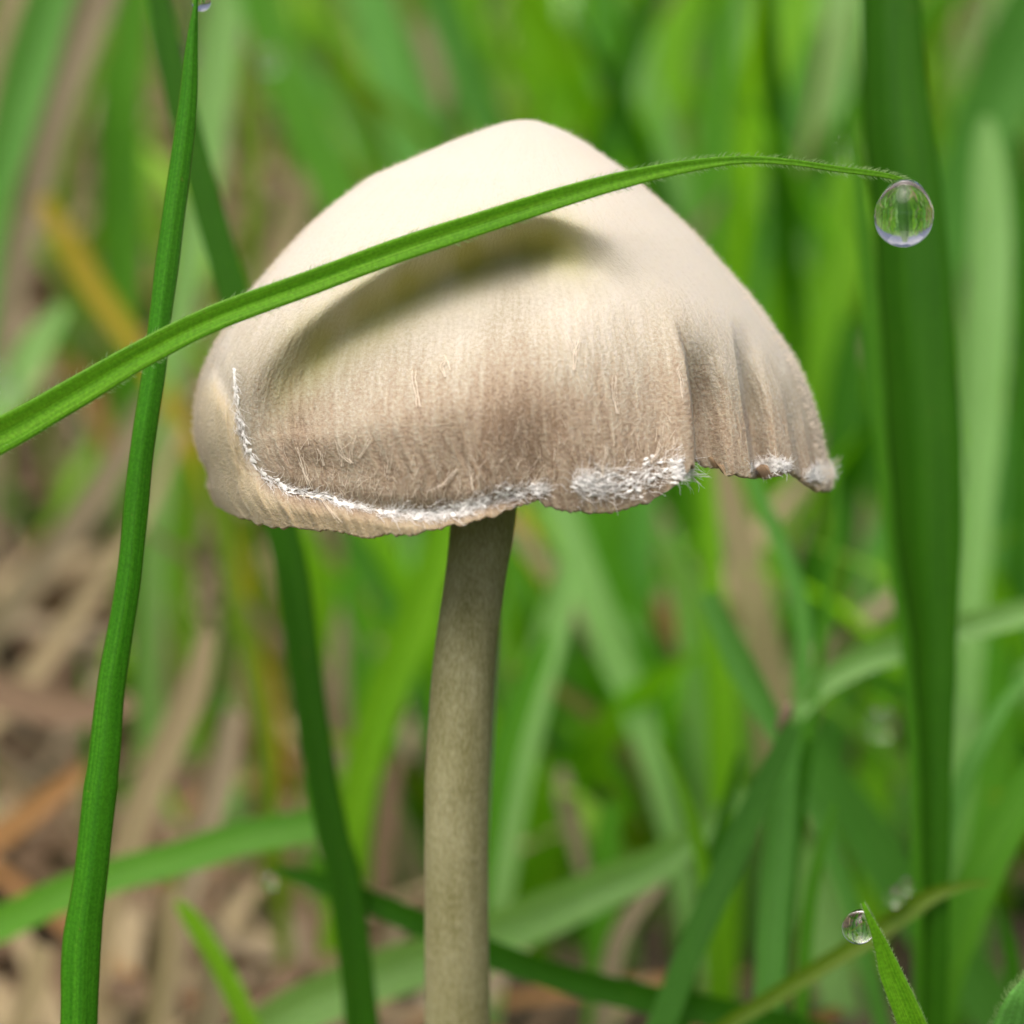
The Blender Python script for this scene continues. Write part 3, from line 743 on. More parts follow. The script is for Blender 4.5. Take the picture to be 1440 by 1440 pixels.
def blade(pts, mat, label, group, root=True, roll=0.0, fold=0.25, thick=0.0, n_=None, ncross=7, hairs=0, name='grass_blade', cat='grass blade', depth=None, wscale=1.0, hairlen=0.03, clampg=True):  # by default each object is one single blade of grass
    P = []
    for p in pts:
        d = p[3] if len(p) > 3 else depth
        if clampg:
            gd = gdepth(p[0], p[1]); d = min(d, gd - 0.25)
        P.append((p[0], p[1], d, p[2]))
    n_ = n_ or max(16, len(P) * 8)
    Q = catmull(P, n_)
    W = at(Q[:, 0], Q[:, 1], Q[:, 2]); wid = np.maximum(Q[:, 3], 0.5) / 1440 * K * Q[:, 2] * wscale
    _s = rng.uniform(0, 99)
    _q = np.arange(n_) / n_ * 40.0 + _s
    wid = wid * (1 + 0.04 * vnoise(_q * 0.35, _q * 0, 5) + 0.05 * vnoise(_q, _q * 0, 6))
    if root:
        t = W[-1] - W[-3]; t /= np.linalg.norm(t)
        ext, we = [], []
        p = W[-1].copy(); w0 = wid[-1]; k_ = 0
        while p[2] > ground_z(p[0], p[1]) - 0.15 and k_ < 90:
            t = t * 0.9 + np.array([0, 0, -1.0]) * 0.1; t /= np.linalg.norm(t)
            p = p + t * 0.25; ext.append(p.copy()); k_ += 1; we.append(w0 * max(0.55, 1 - 0.012 * k_))
        if ext:
            W = np.vstack([W, ext]); wid = np.concatenate([wid, we])
    rl = np.interp(np.linspace(0, 1, len(W)), np.linspace(0, 1, len(roll)), roll) if hasattr(roll, '__len__') else roll
    vs, fs, uv, s2, n2 = ribbon_world(W, wid, rl, fold, ncross, thick)
    org = W[-1] if root else W[len(W) // 2]
    o = mesh_obj(name, vs, fs, mat, uv=uv, origin=tuple(org))
    tag(o, label, cat, group)
    if hairs:
        lines = []
        for _ in range(hairs):
            i = rng.randint(1, n_ - 1); sd_ = rng.choice([-1, 1]) ; e_ = sd_ * (1 if rng.rand() < 0.7 else rng.uniform(0.2, 1))
            b0 = W[i] + (W[i + 1] - W[i]) * rng.rand() + s2[i] * e_ * wid[i] / 2 + n2[i] * (abs(e_) - 0.5) * fold * wid[i] / 2
            tgd = W[i] - W[i + 1]; tgd /= np.linalg.norm(tgd) + 1e-9
            dr = s2[i] * sd_ * rng.uniform(0.5, 1.1) + n2[i] * rng.uniform(-0.3, 0.6) + tgd * rng.uniform(0.2, 1.0)
            dr /= np.linalg.norm(dr); l_ = hairlen * rng.uniform(0.4, 1.2)
            lines.append([b0, b0 + dr * l_ * 0.55, b0 + dr * l_ + tgd * l_ * 0.3])
        hv, hf = tubes(lines, [0.0012] * len(lines))
        h = mesh_obj('leaf_hairs', hv, hf, M_hair, parent=o, smooth=False); h['kind'] = 'stuff'
    return o

GG = 'grass blades of the lawn'
# --- the sharp blades in front
cross = [(-260, 720, 74, 9.71), (-120, 664, 64, 9.70), (0, 612, 54, 9.68), (100, 556, 48, 9.67), (200, 498, 43, 9.66), (300, 448, 40, 9.66), (430, 400, 38, 9.66), (560, 352, 37, 9.67), (700, 306, 35, 9.68), (800, 274, 31, 9.69), (880, 252, 26, 9.70), (960, 235, 20, 9.72), (1040, 225, 13, 9.73), (1110, 228, 10, 9.74), (1180, 238, 9.5, 9.76), (1235, 245, 9, 9.77), (1265, 252, 7, 9.77), (1290, 264, 3, 9.78)]
cross = [(a_, b_, c_ * 0.92, d_) for a_, b_, c_, d_ in cross]
blade(cross[::-1], G['cross'], 'hairy bright green grass blade arching across the mushroom cap', GG, root=True, fold=0.35, thick=0.012, n_=240, ncross=9, hairs=1300, hairlen=0.022, clampg=False)
stalk = [(277, -20, 4), (275, 10, 7), (270, 60, 17), (262, 167, 29), (240, 333, 34), (223, 467, 32), (217, 520, 33), (198, 647, 35), (181, 813, 35), (157, 960, 40), (147, 1060, 45), (139, 1127, 48), (128, 1227, 48), (115, 1327, 54), (111, 1440, 52), (108, 1560, 52)]
blade(stalk, G['stalk'], 'narrow dark green upright blade left of the cap, under the arching blade', GG, depth=10.15, fold=-0.5, thick=0.02, n_=140, ncross=9, clampg=False)
second = [(205, -60, 26), (223, 0, 30), (240, 83, 38), (268, 200, 42), (305, 333, 42), (328, 413, 44), (365, 580, 46), (397, 745, 46), (410, 800, 47), (432, 960, 47), (447, 1060, 46), (465, 1160, 46), (482, 1227, 47), (497, 1327, 48), (509, 1440, 48), (516, 1560, 48)]
blade(second, G['dark'], 'dark green blade leaning behind the left half of the cap', GG, depth=12.3, fold=0.3, thick=0.012, n_=90, clampg=False)
tall = [(1246, -80, 80), (1250, 0, 86), (1258, 160, 98), (1274, 300, 104), (1288, 480, 106), (1297, 640, 106), (1305, 800, 88), (1311, 900, 68), (1313, 1000, 56), (1314, 1100, 48), (1315, 1200, 42), (1315, 1250, 38)]
blade(tall, G['dark'], 'broad dark green vertical blade behind the large dewdrop', GG, depth=12.1, fold=-0.45, thick=0.012, n_=90, roll=[0.25, 0.3, 0.35, 0.3], clampg=False)
small = [(1213, 1269, 4, 9.75), (1219, 1283, 8, 9.75), (1229, 1305, 13, 9.76), (1241, 1335, 22, 9.78), (1253, 1370, 32, 9.8), (1270, 1410, 38, 9.82), (1286, 1450, 42, 9.85), (1310, 1520, 46, 9.95)]
blade(small, G['cross'], 'short pointed hairy blade tip in the lower right corner with a dewdrop', GG, fold=0.3, thick=0.012, n_=80, hairs=500, hairlen=0.012, clampg=False)
corner = [(1452, 1372, 10, 10.3), (1448, 1385, 30, 10.3), (1444, 1410, 62, 10.3), (1440, 1450, 90, 10.35), (1436, 1500, 100, 10.4)]
blade(corner, G['glauc'], 'blunt pale hairy leaf tip at the lower right edge of the photo', GG, fold=0.3, thick=0.012, n_=50, hairs=500, hairlen=0.03, clampg=False)

# --- soft blades behind, each one that the photograph lets tell apart
BG = [
 ('glauc', 17, [(90, -60, 60), (68, 0, 66), (38, 100, 70), (10, 200, 60), (-10, 290, 44), (-25, 420, 40)], 'broad bluish green blade in the upper left corner'),
 ('pale', 18, [(330, -60, 60), (318, 0, 62), (300, 110, 60), (285, 250, 52), (262, 380, 45), (245, 480, 40)], 'pale green blade standing right behind the narrow upright blade'),
 ('olive', 16.5, [(345, 70, 10), (347, 110, 28), (353, 200, 30), (355, 260, 22), (354, 400, 16)], 'short olive blade tip above the left shoulder of the cap'),
 ('mid', 18, [(350, -60, 50), (372, 20, 58), (410, 130, 62), (455, 230, 62), (500, 320, 60), (560, 480, 50)], 'mid green blade slanting down to the left shoulder of the cap'),
 ('glauc', 20, [(505, -60, 60), (525, 0, 66), (555, 100, 74), (592, 210, 80), (630, 320, 80), (660, 500, 70)], 'wide bluish blade slanting behind the top left of the cap'),
 ('teal', 19, [(590, -60, 40), (620, 0, 50), (655, 100, 52), (695, 190, 52), (740, 300, 50)], 'dull bluish blade just left above the cap point'),
 ('bright', 22, [(745, -60, 60), (755, 0, 66), (765, 130, 70), (780, 280, 70)], 'bright green blade upright behind the cap point'),
 ('dark', 19, [(935, -60, 26), (915, 0, 30), (880, 100, 34), (850, 200, 34), (830, 300, 34)], 'dark green blade slanting just right above the cap point'),
 ('glauc', 21, [(850, -60, 40), (848, 20, 48), (846, 90, 40), (842, 200, 40)], 'bluish upright blade between the cap point and the dark slanting blade'),
 ('bright', 20, [(970, -60, 40), (955, 30, 52), (930, 150, 54), (905, 260, 50)], 'bright green blade leaning above the right shoulder of the cap'),
 ('mid', 19, [(1030, -40, 18), (1020, 50, 36), (1005, 150, 42), (995, 240, 40), (985, 360, 40)], 'mid green blade above the middle of the arching blade'),
 ('bright', 20, [(1150, -60, 44), (1120, 0, 52), (1085, 100, 56), (1055, 210, 56), (1030, 330, 50)], 'bright slanting blade crossing above the thin end of the arching blade'),
 ('pale', 22, [(1195, -60, 50), (1180, 20, 60), (1160, 140, 62), (1145, 260, 60)], 'pale blade close to the left of the broad vertical blade, near the top'),
 ('teal', 19, [(1150, 40, 20), (1130, 120, 34), (1110, 210, 34), (1090, 300, 30)], 'dull bluish blade tip behind the thin end of the arching blade'),
 ('pale', 15.5, [(1386, 165, 14), (1388, 205, 40), (1392, 300, 58), (1390, 420, 62), (1384, 560, 58), (1374, 700, 50), (1364, 860, 44)], 'pale wet upright blade right of the broad vertical blade'),
 ('teal', 18, [(1480, -40, 90), (1440, 50, 100), (1395, 150, 96), (1360, 240, 80)], 'broad dull blade in the upper right corner'),
 ('dark', 17, [(1430, 190, 20), (1440, 320, 34), (1442, 500, 40), (1435, 700, 34)], 'dark narrow blade along the right edge, upper half'),
 ('pale', 16, [(776, 650, 40), (800, 740, 46), (835, 840, 50), (870, 930, 50), (900, 1010, 44), (925, 1090, 36)], 'pale blade leaning to the right, just right of the stem under the cap'),
 ('mid', 16.8, [(812, 650, 50), (840, 760, 56), (885, 880, 60), (922, 1000, 56), (942, 1110, 44)], 'mid green blade beside the pale leaning blade right of the stem'),
 ('pale', 15.5, [(800, 790, 30), (785, 850, 46), (760, 930, 54), (735, 1020, 60), (712, 1120, 60), (697, 1230, 56)], 'pale blade leaning left towards the stem'),
 ('mid', 14.4, [(772, 885, 8), (760, 920, 28), (735, 980, 38), (712, 1050, 42), (694, 1130, 42)], 'saturated green blade tip beside the stem in front of the pale blade'),
 ('bright', 15.6, [(650, 650, 44), (622, 760, 54), (588, 860, 60), (548, 960, 60), (515, 1060, 56), (495, 1160, 44)], 'bright yellowish green blade leaning left of the stem'),
 ('mid', 17.4, [(497, 640, 30), (497, 760, 34), (500, 880, 34), (505, 980, 32)], 'upright mid green blade behind the left rim of the cap'),
 ('bright', 14.8, [(988, 560, 22), (992, 660, 26), (999, 760, 28), (1003, 845, 30)], 'thin bright green stalk below the fold of the cap rim'),
 ('glauc', 12.9, [(996, 835, 26), (1020, 890, 36), (1050, 950, 40), (1080, 1005, 34), (1105, 1050, 28)], 'bluish blade slanting down to the brown joint'),
 ('bright', 15.6, [(1000, 800, 26), (1012, 900, 38), (1020, 1000, 42), (1022, 1100, 42), (1022, 1180, 36)], 'bright green upright blade left of the brown joint'),
 ('glauc', 13.2, [(1040, 600, 14), (1065, 690, 20), (1100, 770, 24), (1125, 850, 25), (1130, 920, 23), (1124, 1000, 22)], 'thin bluish curved stalk below the right end of the cap'),
 ('dark', 17.5, [(1200, 450, 30), (1190, 560, 56), (1180, 680, 66), (1165, 820, 66), (1152, 950, 60)], 'broad dark blade between the cap tip and the broad vertical blade'),
 ('pale', 13.0, [(1118, 1005, 24), (1160, 960, 34), (1210, 930, 40), (1270, 908, 42), (1340, 885, 40), (1410, 868, 40), (1480, 850, 30)], 'pale blade arching from the right edge to the brown joint'),
 ('dark', 15.6, [(1190, 930, 16), (1240, 960, 26), (1300, 985, 30), (1380, 1020, 32), (1470, 1070, 34)], 'dark blade slanting to the right edge, below the pale arching blade'),
 ('teal', 12.1, [(1116, 1020, 26), (1088, 1080, 34), (1050, 1160, 40), (1010, 1250, 42), (970, 1340, 42), (935, 1430, 40), (900, 1520, 40)], 'dull green blade running from the brown joint down to the lower left'),
 ('glauc', 12.5, [(1112, 1030, 26), (1102, 1100, 38), (1094, 1200, 46), (1086, 1300, 46), (1080, 1400, 42)], 'bluish wet blade hanging straight down from the brown joint'),
 ('dark', 12.7, [(1140, 1040, 14), (1120, 1130, 26), (1108, 1230, 26), (1098, 1340, 26), (1090, 1430, 26)], 'narrow dark blade beside the bluish blade under the brown joint'),
 ('teal', 15.0, [(1120, 1030, 40), (1170, 1100, 60), (1230, 1190, 72), (1300, 1290, 76), (1370, 1380, 76), (1430, 1470, 70)], 'broad dull blade slanting from the brown joint to the lower right corner'),
 ('mid', 12.6, [(1475, 1060, 40), (1440, 1120, 52), (1395, 1200, 58), (1355, 1290, 60), (1328, 1370, 58), (1310, 1460, 56)], 'mid green blade slanting down from the right edge in the lower right'),
 ('pale', 16.0, [(1075, 1120, 20), (1125, 1210, 60), (1160, 1300, 70), (1180, 1400, 60)], 'pale patch of leaf left of the small dewdrop'),
 ('olive', 12.0, [(1392, 1241, 4), (1350, 1246, 12), (1305, 1262, 24), (1262, 1290, 30), (1210, 1325, 28), (1150, 1362, 26), (1090, 1400, 26), (1040, 1430, 24)], 'yellowing olive blade with an orange tip above the small dewdrop blade'),
 ('mid', 13.2, [(480, 1150, 40), (420, 1165, 50), (340, 1180, 52), (250, 1208, 50), (160, 1232, 50), (80, 1262, 52), (0, 1300, 52), (-60, 1325, 50)], 'wide green blade lying across the lower left'),
 ('pale', 13.6, [(1050, 1110, 24), (990, 1165, 36), (920, 1215, 52), (830, 1255, 64), (740, 1295, 66), (640, 1335, 70), (530, 1372, 74), (420, 1420, 74), (330, 1480, 70)], 'wide pale blade lying across behind the foot of the stem'),
 ('dark', 12.4, [(385, 1222, 8), (440, 1238, 26), (520, 1268, 34), (600, 1302, 38), (700, 1345, 40), (800, 1378, 40), (900, 1402, 42), (1000, 1422, 44), (1120, 1450, 46), (1240, 1490, 46)], 'dark blade slanting down behind the foot of the stem to the right'),
 ('bright', 12.9, [(248, 1268, 10), (268, 1292, 26), (298, 1340, 30), (325, 1390, 32), (352, 1450, 32)], 'short bright green blade in the lower left litter'),
 ('olive', 15.6, [(290, 640, 26), (312, 740, 28), (330, 840, 26), (352, 930, 24), (370, 1020, 24), (382, 1130, 22)], 'thin olive blade below the left rim of the cap'),
 ('yellow', 18, [(60, 280, 22), (95, 340, 32), (130, 400, 34), (165, 450, 30), (200, 500, 24)], 'yellow withering blade left of the narrow upright blade'),
 ('olive', 18.5, [(150, 40, 26), (120, 110, 34), (95, 220, 34), (85, 320, 30), (110, 420, 30), (160, 470, 26)], 'olive curved blade left of the narrow upright blade near the top'),
 ('pale', 17, [(90, 430, 20), (55, 480, 44), (15, 550, 50), (-30, 620, 46)], 'pale dewy blade at the left edge above the arching blade'),
 ('mid', 19, [(200, -40, 40), (175, 80, 60), (168, 200, 66), (170, 330, 64), (175, 440, 50)], 'mid green blade behind the gap left of the narrow upright blade'),
 ('bright', 19, [(255, 640, 24), (262, 720, 36), (250, 800, 36), (262, 900, 30)], 'green blade between the narrow upright blade and the cap rim'),
 ('mid', 14.6, [(860, 1130, 30), (850, 1240, 42), (846, 1350, 44), (844, 1460, 44)], 'upright mid green blade behind the wide pale blade, right of the stem'),
 ('mid', 16.5, [(470, 1080, 14), (462, 1180, 30), (455, 1290, 34), (452, 1400, 34)], 'upright green blade behind the dark leaning blade low on the left'),
 ('bright', 19, [(1190, 230, 30), (1175, 330, 50), (1160, 440, 56), (1150, 520, 50)], 'bright blade left of the large dewdrop behind'),
 ('mid', 20, [(1010, 260, 60), (1030, 330, 66), (1075, 400, 60), (1110, 480, 50)], 'mid green blade behind the right slope of the cap'),
 ('glauc', 17.5, [(1440, 560, 30), (1415, 640, 50), (1400, 720, 60), (1385, 820, 56)], 'bluish blade curving in from the right edge at half height'),
 ('bright', 16.5, [(1250, 780, 20), (1256, 880, 30), (1240, 1000, 44), (1230, 1100, 50), (1228, 1180, 40)], 'bright blade left of the lower part of the broad vertical blade'),
 ('mid', 12.6, [(1196, 150, 8), (1212, 300, 20), (1228, 460, 26), (1243, 620, 30), (1262, 780, 32), (1284, 930, 32), (1292, 1080, 30), (1296, 1200, 28)], 'lighter narrow blade peeping out along the left edge of the broad vertical blade'),
 ('mid', 13.0, [(1180, 640, 5), (1172, 760, 10), (1160, 880, 13), (1140, 1000, 14), (1128, 1120, 14)], 'very thin green blade running down to the brown joint from above'),
 ('bright', 12.9, [(930, 1040, 6), (960, 1110, 16), (985, 1200, 20), (1000, 1300, 20), (1008, 1400, 20)], 'small bright blade tip left of the dull green blade low on the right'),
 ('dark', 13.3, [(1040, 1060, 8), (1020, 1150, 20), (992, 1250, 24), (975, 1350, 24)], 'small dark blade just left of the dull green blade below the joint'),
 ('glauc', 12.8, [(1440, 950, 10), (1400, 1010, 22), (1362, 1080, 26), (1335, 1170, 26), (1322, 1260, 24)], 'small bluish blade leaning in from the right edge over the broad blade foot'),
 ('mid', 12.4, [(1175, 1130, 6), (1150, 1210, 18), (1135, 1300, 22), (1128, 1400, 22)], 'small green blade between the hanging blades and the small dewdrop'),
 ('dark', 12.7, [(1405, 1270, 6), (1420, 1330, 20), (1428, 1400, 24), (1430, 1480, 24)], 'small dark blade at the right edge above the blunt leaf tip'),
 ('mid', 15.5, [(1400, 900, 30), (1405, 1000, 56), (1400, 1100, 60), (1385, 1180, 50)], 'mid green blade right of the lower part of the broad vertical blade'),
]
for key, dp, pts, lab in BG:
    blade(pts, G[key], lab, GG, depth=dp, fold=rng.uniform(0.15, 0.4), roll=rng.uniform(-0.35, 0.35), ncross=5)

# dead straws and leaves lying and leaning in the litter on the left
ST = [
 ('straw2', 18, [(150, -40, 60), (118, 40, 66), (80, 150, 62), (50, 260, 56), (25, 360, 50), (5, 470, 46)], 'pale dead straw leaning in the upper left between green blades'),
 ('straw', 21, [(30, -40, 40), (20, 30, 60), (5, 100, 60), (-30, 180, 60)], 'dead straw in the extreme upper left corner'),
 ('straw2', 18, [(215, 560, 44), (170, 640, 52), (110, 730, 56), (50, 810, 56), (-20, 900, 50)], 'long greyish straw slanting down to the left edge at half height'),
 ('straw', 17.5, [(255, 600, 20), (200, 720, 30), (130, 830, 36), (60, 930, 40), (-20, 1020, 40)], 'yellowish straw just below the long greyish one'),
 ('straw', 14.8, [(292, 890, 36), (275, 960, 52), (240, 1040, 58), (200, 1130, 58), (170, 1220, 52), (150, 1300, 44)], 'broad tan straw right of the narrow upright blade in the litter'),
 ('rust', 15.3, [(120, 1080, 26), (70, 1120, 42), (20, 1160, 48), (-40, 1200, 44)], 'orange rusty dead leaf near the left edge'),
 ('straw2', 14.8, [(330, 1000, 40), (312, 1090, 50), (285, 1180, 46), (265, 1260, 40)], 'greyish straw behind the thin olive blade in the litter'),
 ('straw', 14.0, [(240, 1250, 36), (235, 1330, 46), (225, 1400, 46), (210, 1470, 44)], 'tan straw standing at the bottom of the litter on the left'),
 ('straw2', 14.1, [(300, 1290, 36), (305, 1370, 50), (290, 1470, 50)], 'greyish straw at the bottom beside the short green blade'),
 ('straw', 14.2, [(60, 1330, 44), (45, 1400, 50), (20, 1480, 46)], 'tan straw in the lower left corner'),
 ('straw', 19, [(430, 240, 30), (415, 300, 46), (385, 370, 50), (350, 450, 46)], 'tan straw close against the left shoulder of the cap'),
 ('straw', 19.5, [(400, 755, 20), (372, 820, 34), (350, 900, 40), (338, 980, 40)], 'tan straw below the left rim of the cap'),
 ('straw2', 21, [(590, 30, 20), (605, 80, 34), (620, 130, 30), (650, 200, 24)], 'pale dead tip left above the cap point'),
 ('rust', 18, [(880, 810, 20), (915, 850, 40), (950, 890, 44), (985, 940, 36)], 'rusty dead leaf between the leaning blades right of the stem'),
 ('straw2', 18.5, [(900, 700, 40), (925, 760, 52), (945, 830, 50), (960, 900, 40)], 'pinkish straw under the fold of the cap rim'),
 ('straw2', 18, [(1210, 700, 30), (1222, 770, 44), (1232, 850, 44), (1240, 930, 34)], 'dull straw between the two broad vertical blades'),
 ('straw2', 15.4, [(790, 1080, 20), (797, 1120, 38), (806, 1160, 36), (820, 1220, 24)], 'pinkish dead leaf bit right of the stem low down'),
 ('brown', 15.2, [(560, 1060, 20), (548, 1120, 36), (540, 1180, 40), (535, 1250, 36)], 'dark brown dead leaf left of the stem low down'),
 ('straw2', 14.2, [(930, 1240, 20), (880, 1300, 36), (860, 1360, 40), (850, 1430, 36)], 'dull straw low down right of the stem'),
 ('straw2', 15, [(560, 1290, 30), (548, 1330, 40), (525, 1390, 36)], 'pale straw scrap low between the dark blade and the stem'),
 ('brown', 15.5, [(-40, 960, 60), (30, 985, 70), (110, 1000, 66), (190, 990, 40)], 'brown rotting leaf at the left edge of the litter'),
 ('rust', 13.6, [(1180, 1420, 20), (1140, 1440, 34), (1100, 1462, 36)], 'rusty leaf scrap at the bottom edge right of the middle'),
 ('yellow', 18, [(722, 715, 14), (738, 745, 34), (752, 790, 34), (765, 840, 20)], 'small orange yellow leaf right of the stem just under the cap'),
 ('rust', 19, [(95, 500, 20), (120, 540, 34), (140, 590, 34), (150, 640, 24)], 'orange dead leaf below the arching blade on the left'),
]
for key, dp, pts, lab in ST:
    blade(pts, G[key], lab, 'dead straws and leaves in the litter', depth=dp, root=(key in ('straw', 'straw2')), fold=rng.uniform(0.1, 0.5), roll=rng.uniform(-0.4, 0.4), ncross=5, wscale=0.78, name='dead_straw' if key.startswith('straw') else 'dead_leaf', cat='dead straw' if key.startswith('straw') else 'dead leaf')

# brown joint on the grass stalk
jv = []
nu, nv_ = 14, 10
for i in range(nv_):
    t = i / (nv_ - 1) * math.pi
    for j in range(nu):
        a = 2 * math.pi * j / nu
        rr_ = 0.035 * math.sin(t) * (1 + 0.25 * math.sin(3 * a + t)); jv.append(at(1102, 1010, 12.2) + np.array([rr_ * math.cos(a) + 0.03 * math.cos(t), rr_ * math.sin(a), 0.10 * math.cos(t)]))
jo = mesh_obj('grass_joint', jv, grid_faces(nv_, nu, wrap=True), M_node, origin=tuple(at(1102, 1010, 12.2)))
tag(jo, 'small brown withered joint where several blades meet on the right', 'grass joint')

# ------------------------------------------------------------------ dewdrops
def drop(px_, py_, d, rpx, label, stretch=1.12, neck=0.45, lean=0.0, squash=1.0, n1=64, n2=64):
    c = at(px_, py_, d); r_ = rpx / 1440 * K * d
    vs = []
    for i in range(n1):
        t = math.pi * i / (n1 - 1)               # 0 top, pi bottom
        z = math.cos(t)
        rad_ = math.sin(t)
        if z > 0:                                # shoulders narrow to a short neck that clings to the blade
            zz = z * stretch; q_ = max(0.0, 1 - (zz / (stretch * 0.92)) ** 2) ** 0.5
            nk = neck * 0.62 * (1 - (zz / stretch) ** 10) ** 0.5
            rad_ = (q_ ** 4 + nk ** 4) ** 0.25 if neck > 0.5 else rad_
            if i == 0: rad_ = 0
            z = zz
        for j in range(n2):
            a = 2 * math.pi * j / n2
            vs.append((c[0] + r_ * (rad_ * math.cos(a) + lean * max(z, 0) ** 2), c[1] + r_ * rad_ * math.sin(a) * squash, c[2] + r_ * z))
    o = mesh_obj('dew_drop', vs, grid_faces(n1, n2, wrap=True)[:, ::-1], M_water, origin=tuple(c))
    # outward normals
    tag(o, label, 'dewdrop', 'dewdrops on the grass')
    return o
drop(1271, 307, 9.77, 41, 'large clear dewdrop hanging from the tip of the arching blade', stretch=1.33, neck=0.9)
drop(1207, 1305, 9.86, 23, 'small clear dewdrop on the short blade tip in the lower right', stretch=1.2, neck=0.3, lean=0.2)
drop(1258, 1262, 11.9, 14, 'small blurred dewdrop on the yellowing olive blade', stretch=1.1)
drop(1274, 1248, 11.9, 11, 'tiny blurred dewdrop beside another on the yellowing blade', stretch=1.1)
drop(380, 1240, 12.3, 12, 'blurred dewdrop at the tip of the dark low blade on the left', stretch=1.1)
drop(380, 85, 17.3, 17, 'blurred dewdrop on the slanting blade above the left shoulder of the cap', stretch=1.1)
drop(1240, 1020, 14.4, 22, 'blurred dewdrop low beside the broad vertical blade', stretch=1.1)
drop(283, 2, 10.25, 14, 'dewdrop on the tip of the narrow upright blade at the top edge', stretch=1.1)
drop(5, 535, 16.3, 20, 'blurred dewdrop on the pale blade at the left edge', stretch=1.1)
drop(1190, 218, 18.5, 14, 'faint blurred dewdrop behind the thin end of the arching blade', stretch=1.1)

# ------------------------------------------------------------------ masses: litter and far grass
mats = [G['mid'], G['bright'], G['pale'], G['glauc'], G['dark'], G['olive'], G['straw'], G['straw2'], G['rust'], G['brown'], G['teal']]
def mass(name, items, kindlabel):
    vs, fs, uvs, mi = [], [], [], []; n0 = 0
    for W, wid, fold, side, m_ in items:
        n_ = len(W); nc = 3; u = np.array([-1, 0, 1.0])
        tg = np.gradient(W, axis=0); tg /= np.linalg.norm(tg, axis=1)[:, None] + 1e-9
        s_ = side[None, :] - (tg @ side)[:, None] * tg; s_ /= np.linalg.norm(s_, axis=1)[:, None] + 1e-9
        nn = np.cross(tg, s_)
        pr = (np.abs(u) * fold)[None, :] * (wid / 2)[:, None]
        p = W[:, None, :] + u[None, :, None] * (wid / 2)[:, None, None] * s_[:, None, :] + pr[..., None] * nn[:, None, :]
        vs.append(p.reshape(-1, 3)); f_ = grid_faces(n_, nc); fs.append(f_ + n0); n0 += n_ * nc; mi += [m_] * len(f_)
        uvs.append(np.stack(np.broadcast_arrays((u[None, :] + 1) / 2, np.linspace(0, 5, n_)[:, None] + rng.rand() * 9), -1).reshape(-1, 2))
    o = mesh_obj(name, np.concatenate(vs), np.concatenate(fs), None, uv=np.concatenate(uvs), mats=mats, midx=mi)
    tag(o, kindlabel[0], kindlabel[1], kind='stuff')
    return o

def frame_px(x, y, z):
    v_ = np.array([x, y, z]) - CAMP; d = v_ @ FWD
    return 720 + (v_ @ RGT) / d / K * 1440, 720 - (v_ @ UPV) / d / K * 1440, d

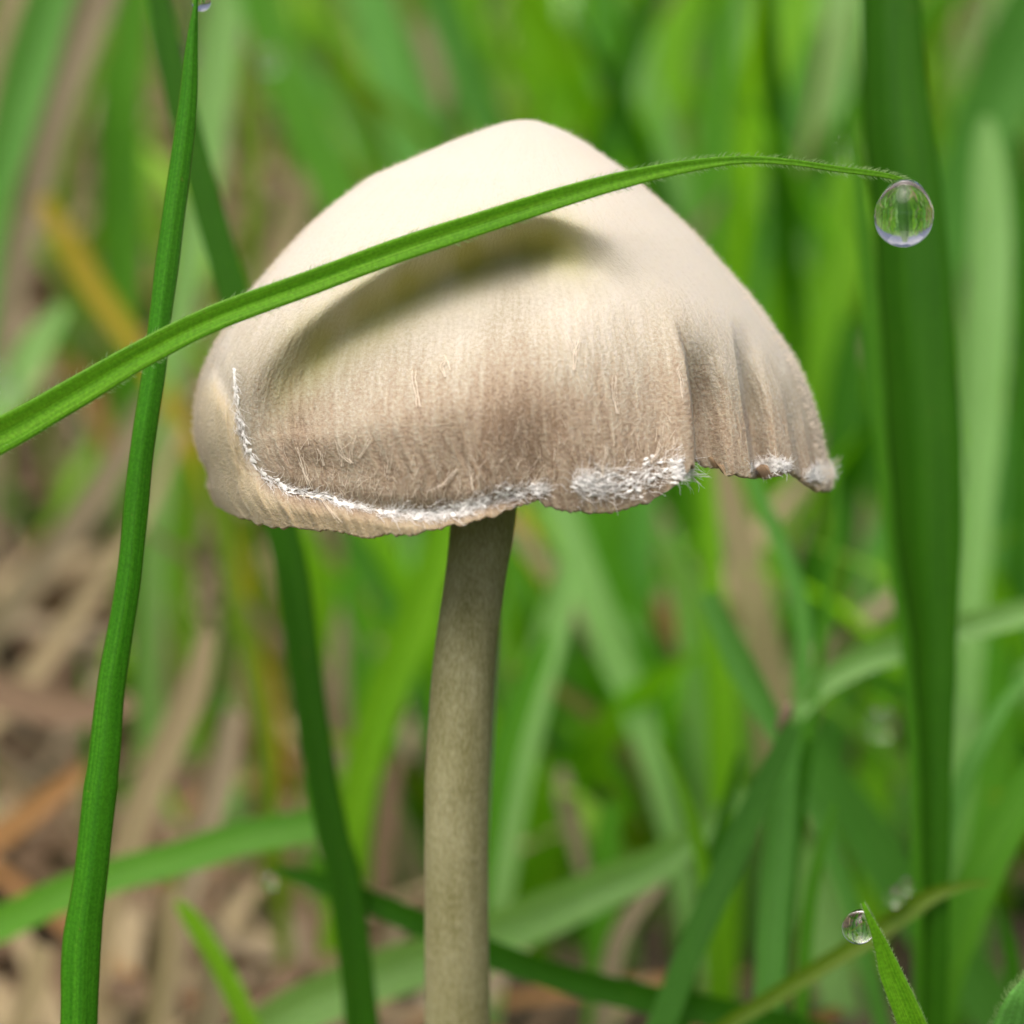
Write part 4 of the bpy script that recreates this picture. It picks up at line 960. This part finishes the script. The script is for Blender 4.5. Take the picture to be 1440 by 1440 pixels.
items = []
while len(items) < 5200:
    yb = 15 + 60 * rng.rand() ** 1.5 if rng.rand() < 0.72 else rng.uniform(-25, 15)
    xb = rng.uniform(-1, 1) * (10 + yb * 0.5 if yb > 12 else 30)
    zb = float(ground_z(xb, yb))
    if yb < 14.5 and not (abs(xb) > 7.5 + 0.1 * abs(yb) or yb < -5): continue
    fx, fy, fd = frame_px(xb, yb, zb)
    h = rng.uniform(3.0, 9.0)
    if yb > 14:
        side_l = 1 - float(sstep(380, 640, fx))       # litter side of the frame has fewer blades
        if rng.rand() < 0.80 * side_l: continue
        if yb < 19: h = rng.uniform(1.5, 5.0)
        if side_l > 0.5: h *= 0.6
    az = rng.uniform(0, 2 * math.pi); lean = rng.uniform(0.05, 0.75)
    n_ = 9; t = np.linspace(0, 1, n_)
    W = np.stack([xb + math.cos(az) * lean * h * t ** 1.8, yb + math.sin(az) * lean * h * t ** 1.8, zb - 0.1 + h * (t - 0.25 * lean * t ** 3)], -1)
    w0 = rng.uniform(0.10, 0.36)
    wid = w0 * np.clip(1.15 - t, 0, 1) ** 0.5 * (0.7 + 0.5 * np.sin(t * 2.5)); wid[-1] = 0.02
    m_ = rng.choice([0, 0, 1, 1, 1, 1, 2, 2, 3, 4, 5, 5, 10]) if rng.rand() < (0.93 if fx > 640 else 0.72) else rng.choice([6, 6, 7])
    a2 = rng.uniform(-0.9, 0.9); sdv = np.array([math.cos(a2), math.sin(a2), 0])
    items.append((W, wid, rng.uniform(0.1, 0.5), sdv, m_))
mass('grass', items, ('blurred mass of green lawn grass far behind the mushroom', 'grass'))

items = []
for _ in range(2700):
    if rng.rand() < 0.75: yb = rng.uniform(11.5, 34); xb = rng.uniform(-9, 9) + (-3 if rng.rand() < 0.5 else 0)
    else: yb = rng.uniform(-25, 30); xb = rng.uniform(-30, 30)
    zb = float(ground_z(xb, yb)) + rng.uniform(0.02, 0.55)
    if yb > 11 and frame_px(xb, yb, zb)[0] > 560 and rng.rand() < 0.9: continue
    az = rng.normal(1.2, 0.9); ln = rng.uniform(0.8, 4.0); n_ = 6; t = np.linspace(-0.5, 0.5, n_)
    tilt = rng.normal(0, 0.22); bend = rng.uniform(-0.5, 0.5)
    W = np.stack([xb + math.cos(az) * ln * t + bend * t * t, yb + math.sin(az) * ln * t, zb + ln * t * tilt + math.sin(az) * ln * t * 0.22 + 0.3 * rng.rand() * (0.25 - t * t)], -1)
    w0 = rng.uniform(0.06, 0.30); wid = w0 * (1 - (2 * t) ** 4 * 0.8)
    a2 = az + math.pi / 2; sdv = np.array([math.cos(a2), math.sin(a2), rng.uniform(-0.4, 0.4)])
    items.append((W, wid, rng.uniform(-0.3, 0.5), sdv, rng.choice([6, 6, 7, 7, 7, 9, 9, 9, 9, 9, 8] )))
mass('leaf_litter', items, ('tangle of dead straw and rotting leaves covering the soil', 'leaf litter'))

for o in list(bpy.data.objects):
    if '_o' in o: del o['_o']
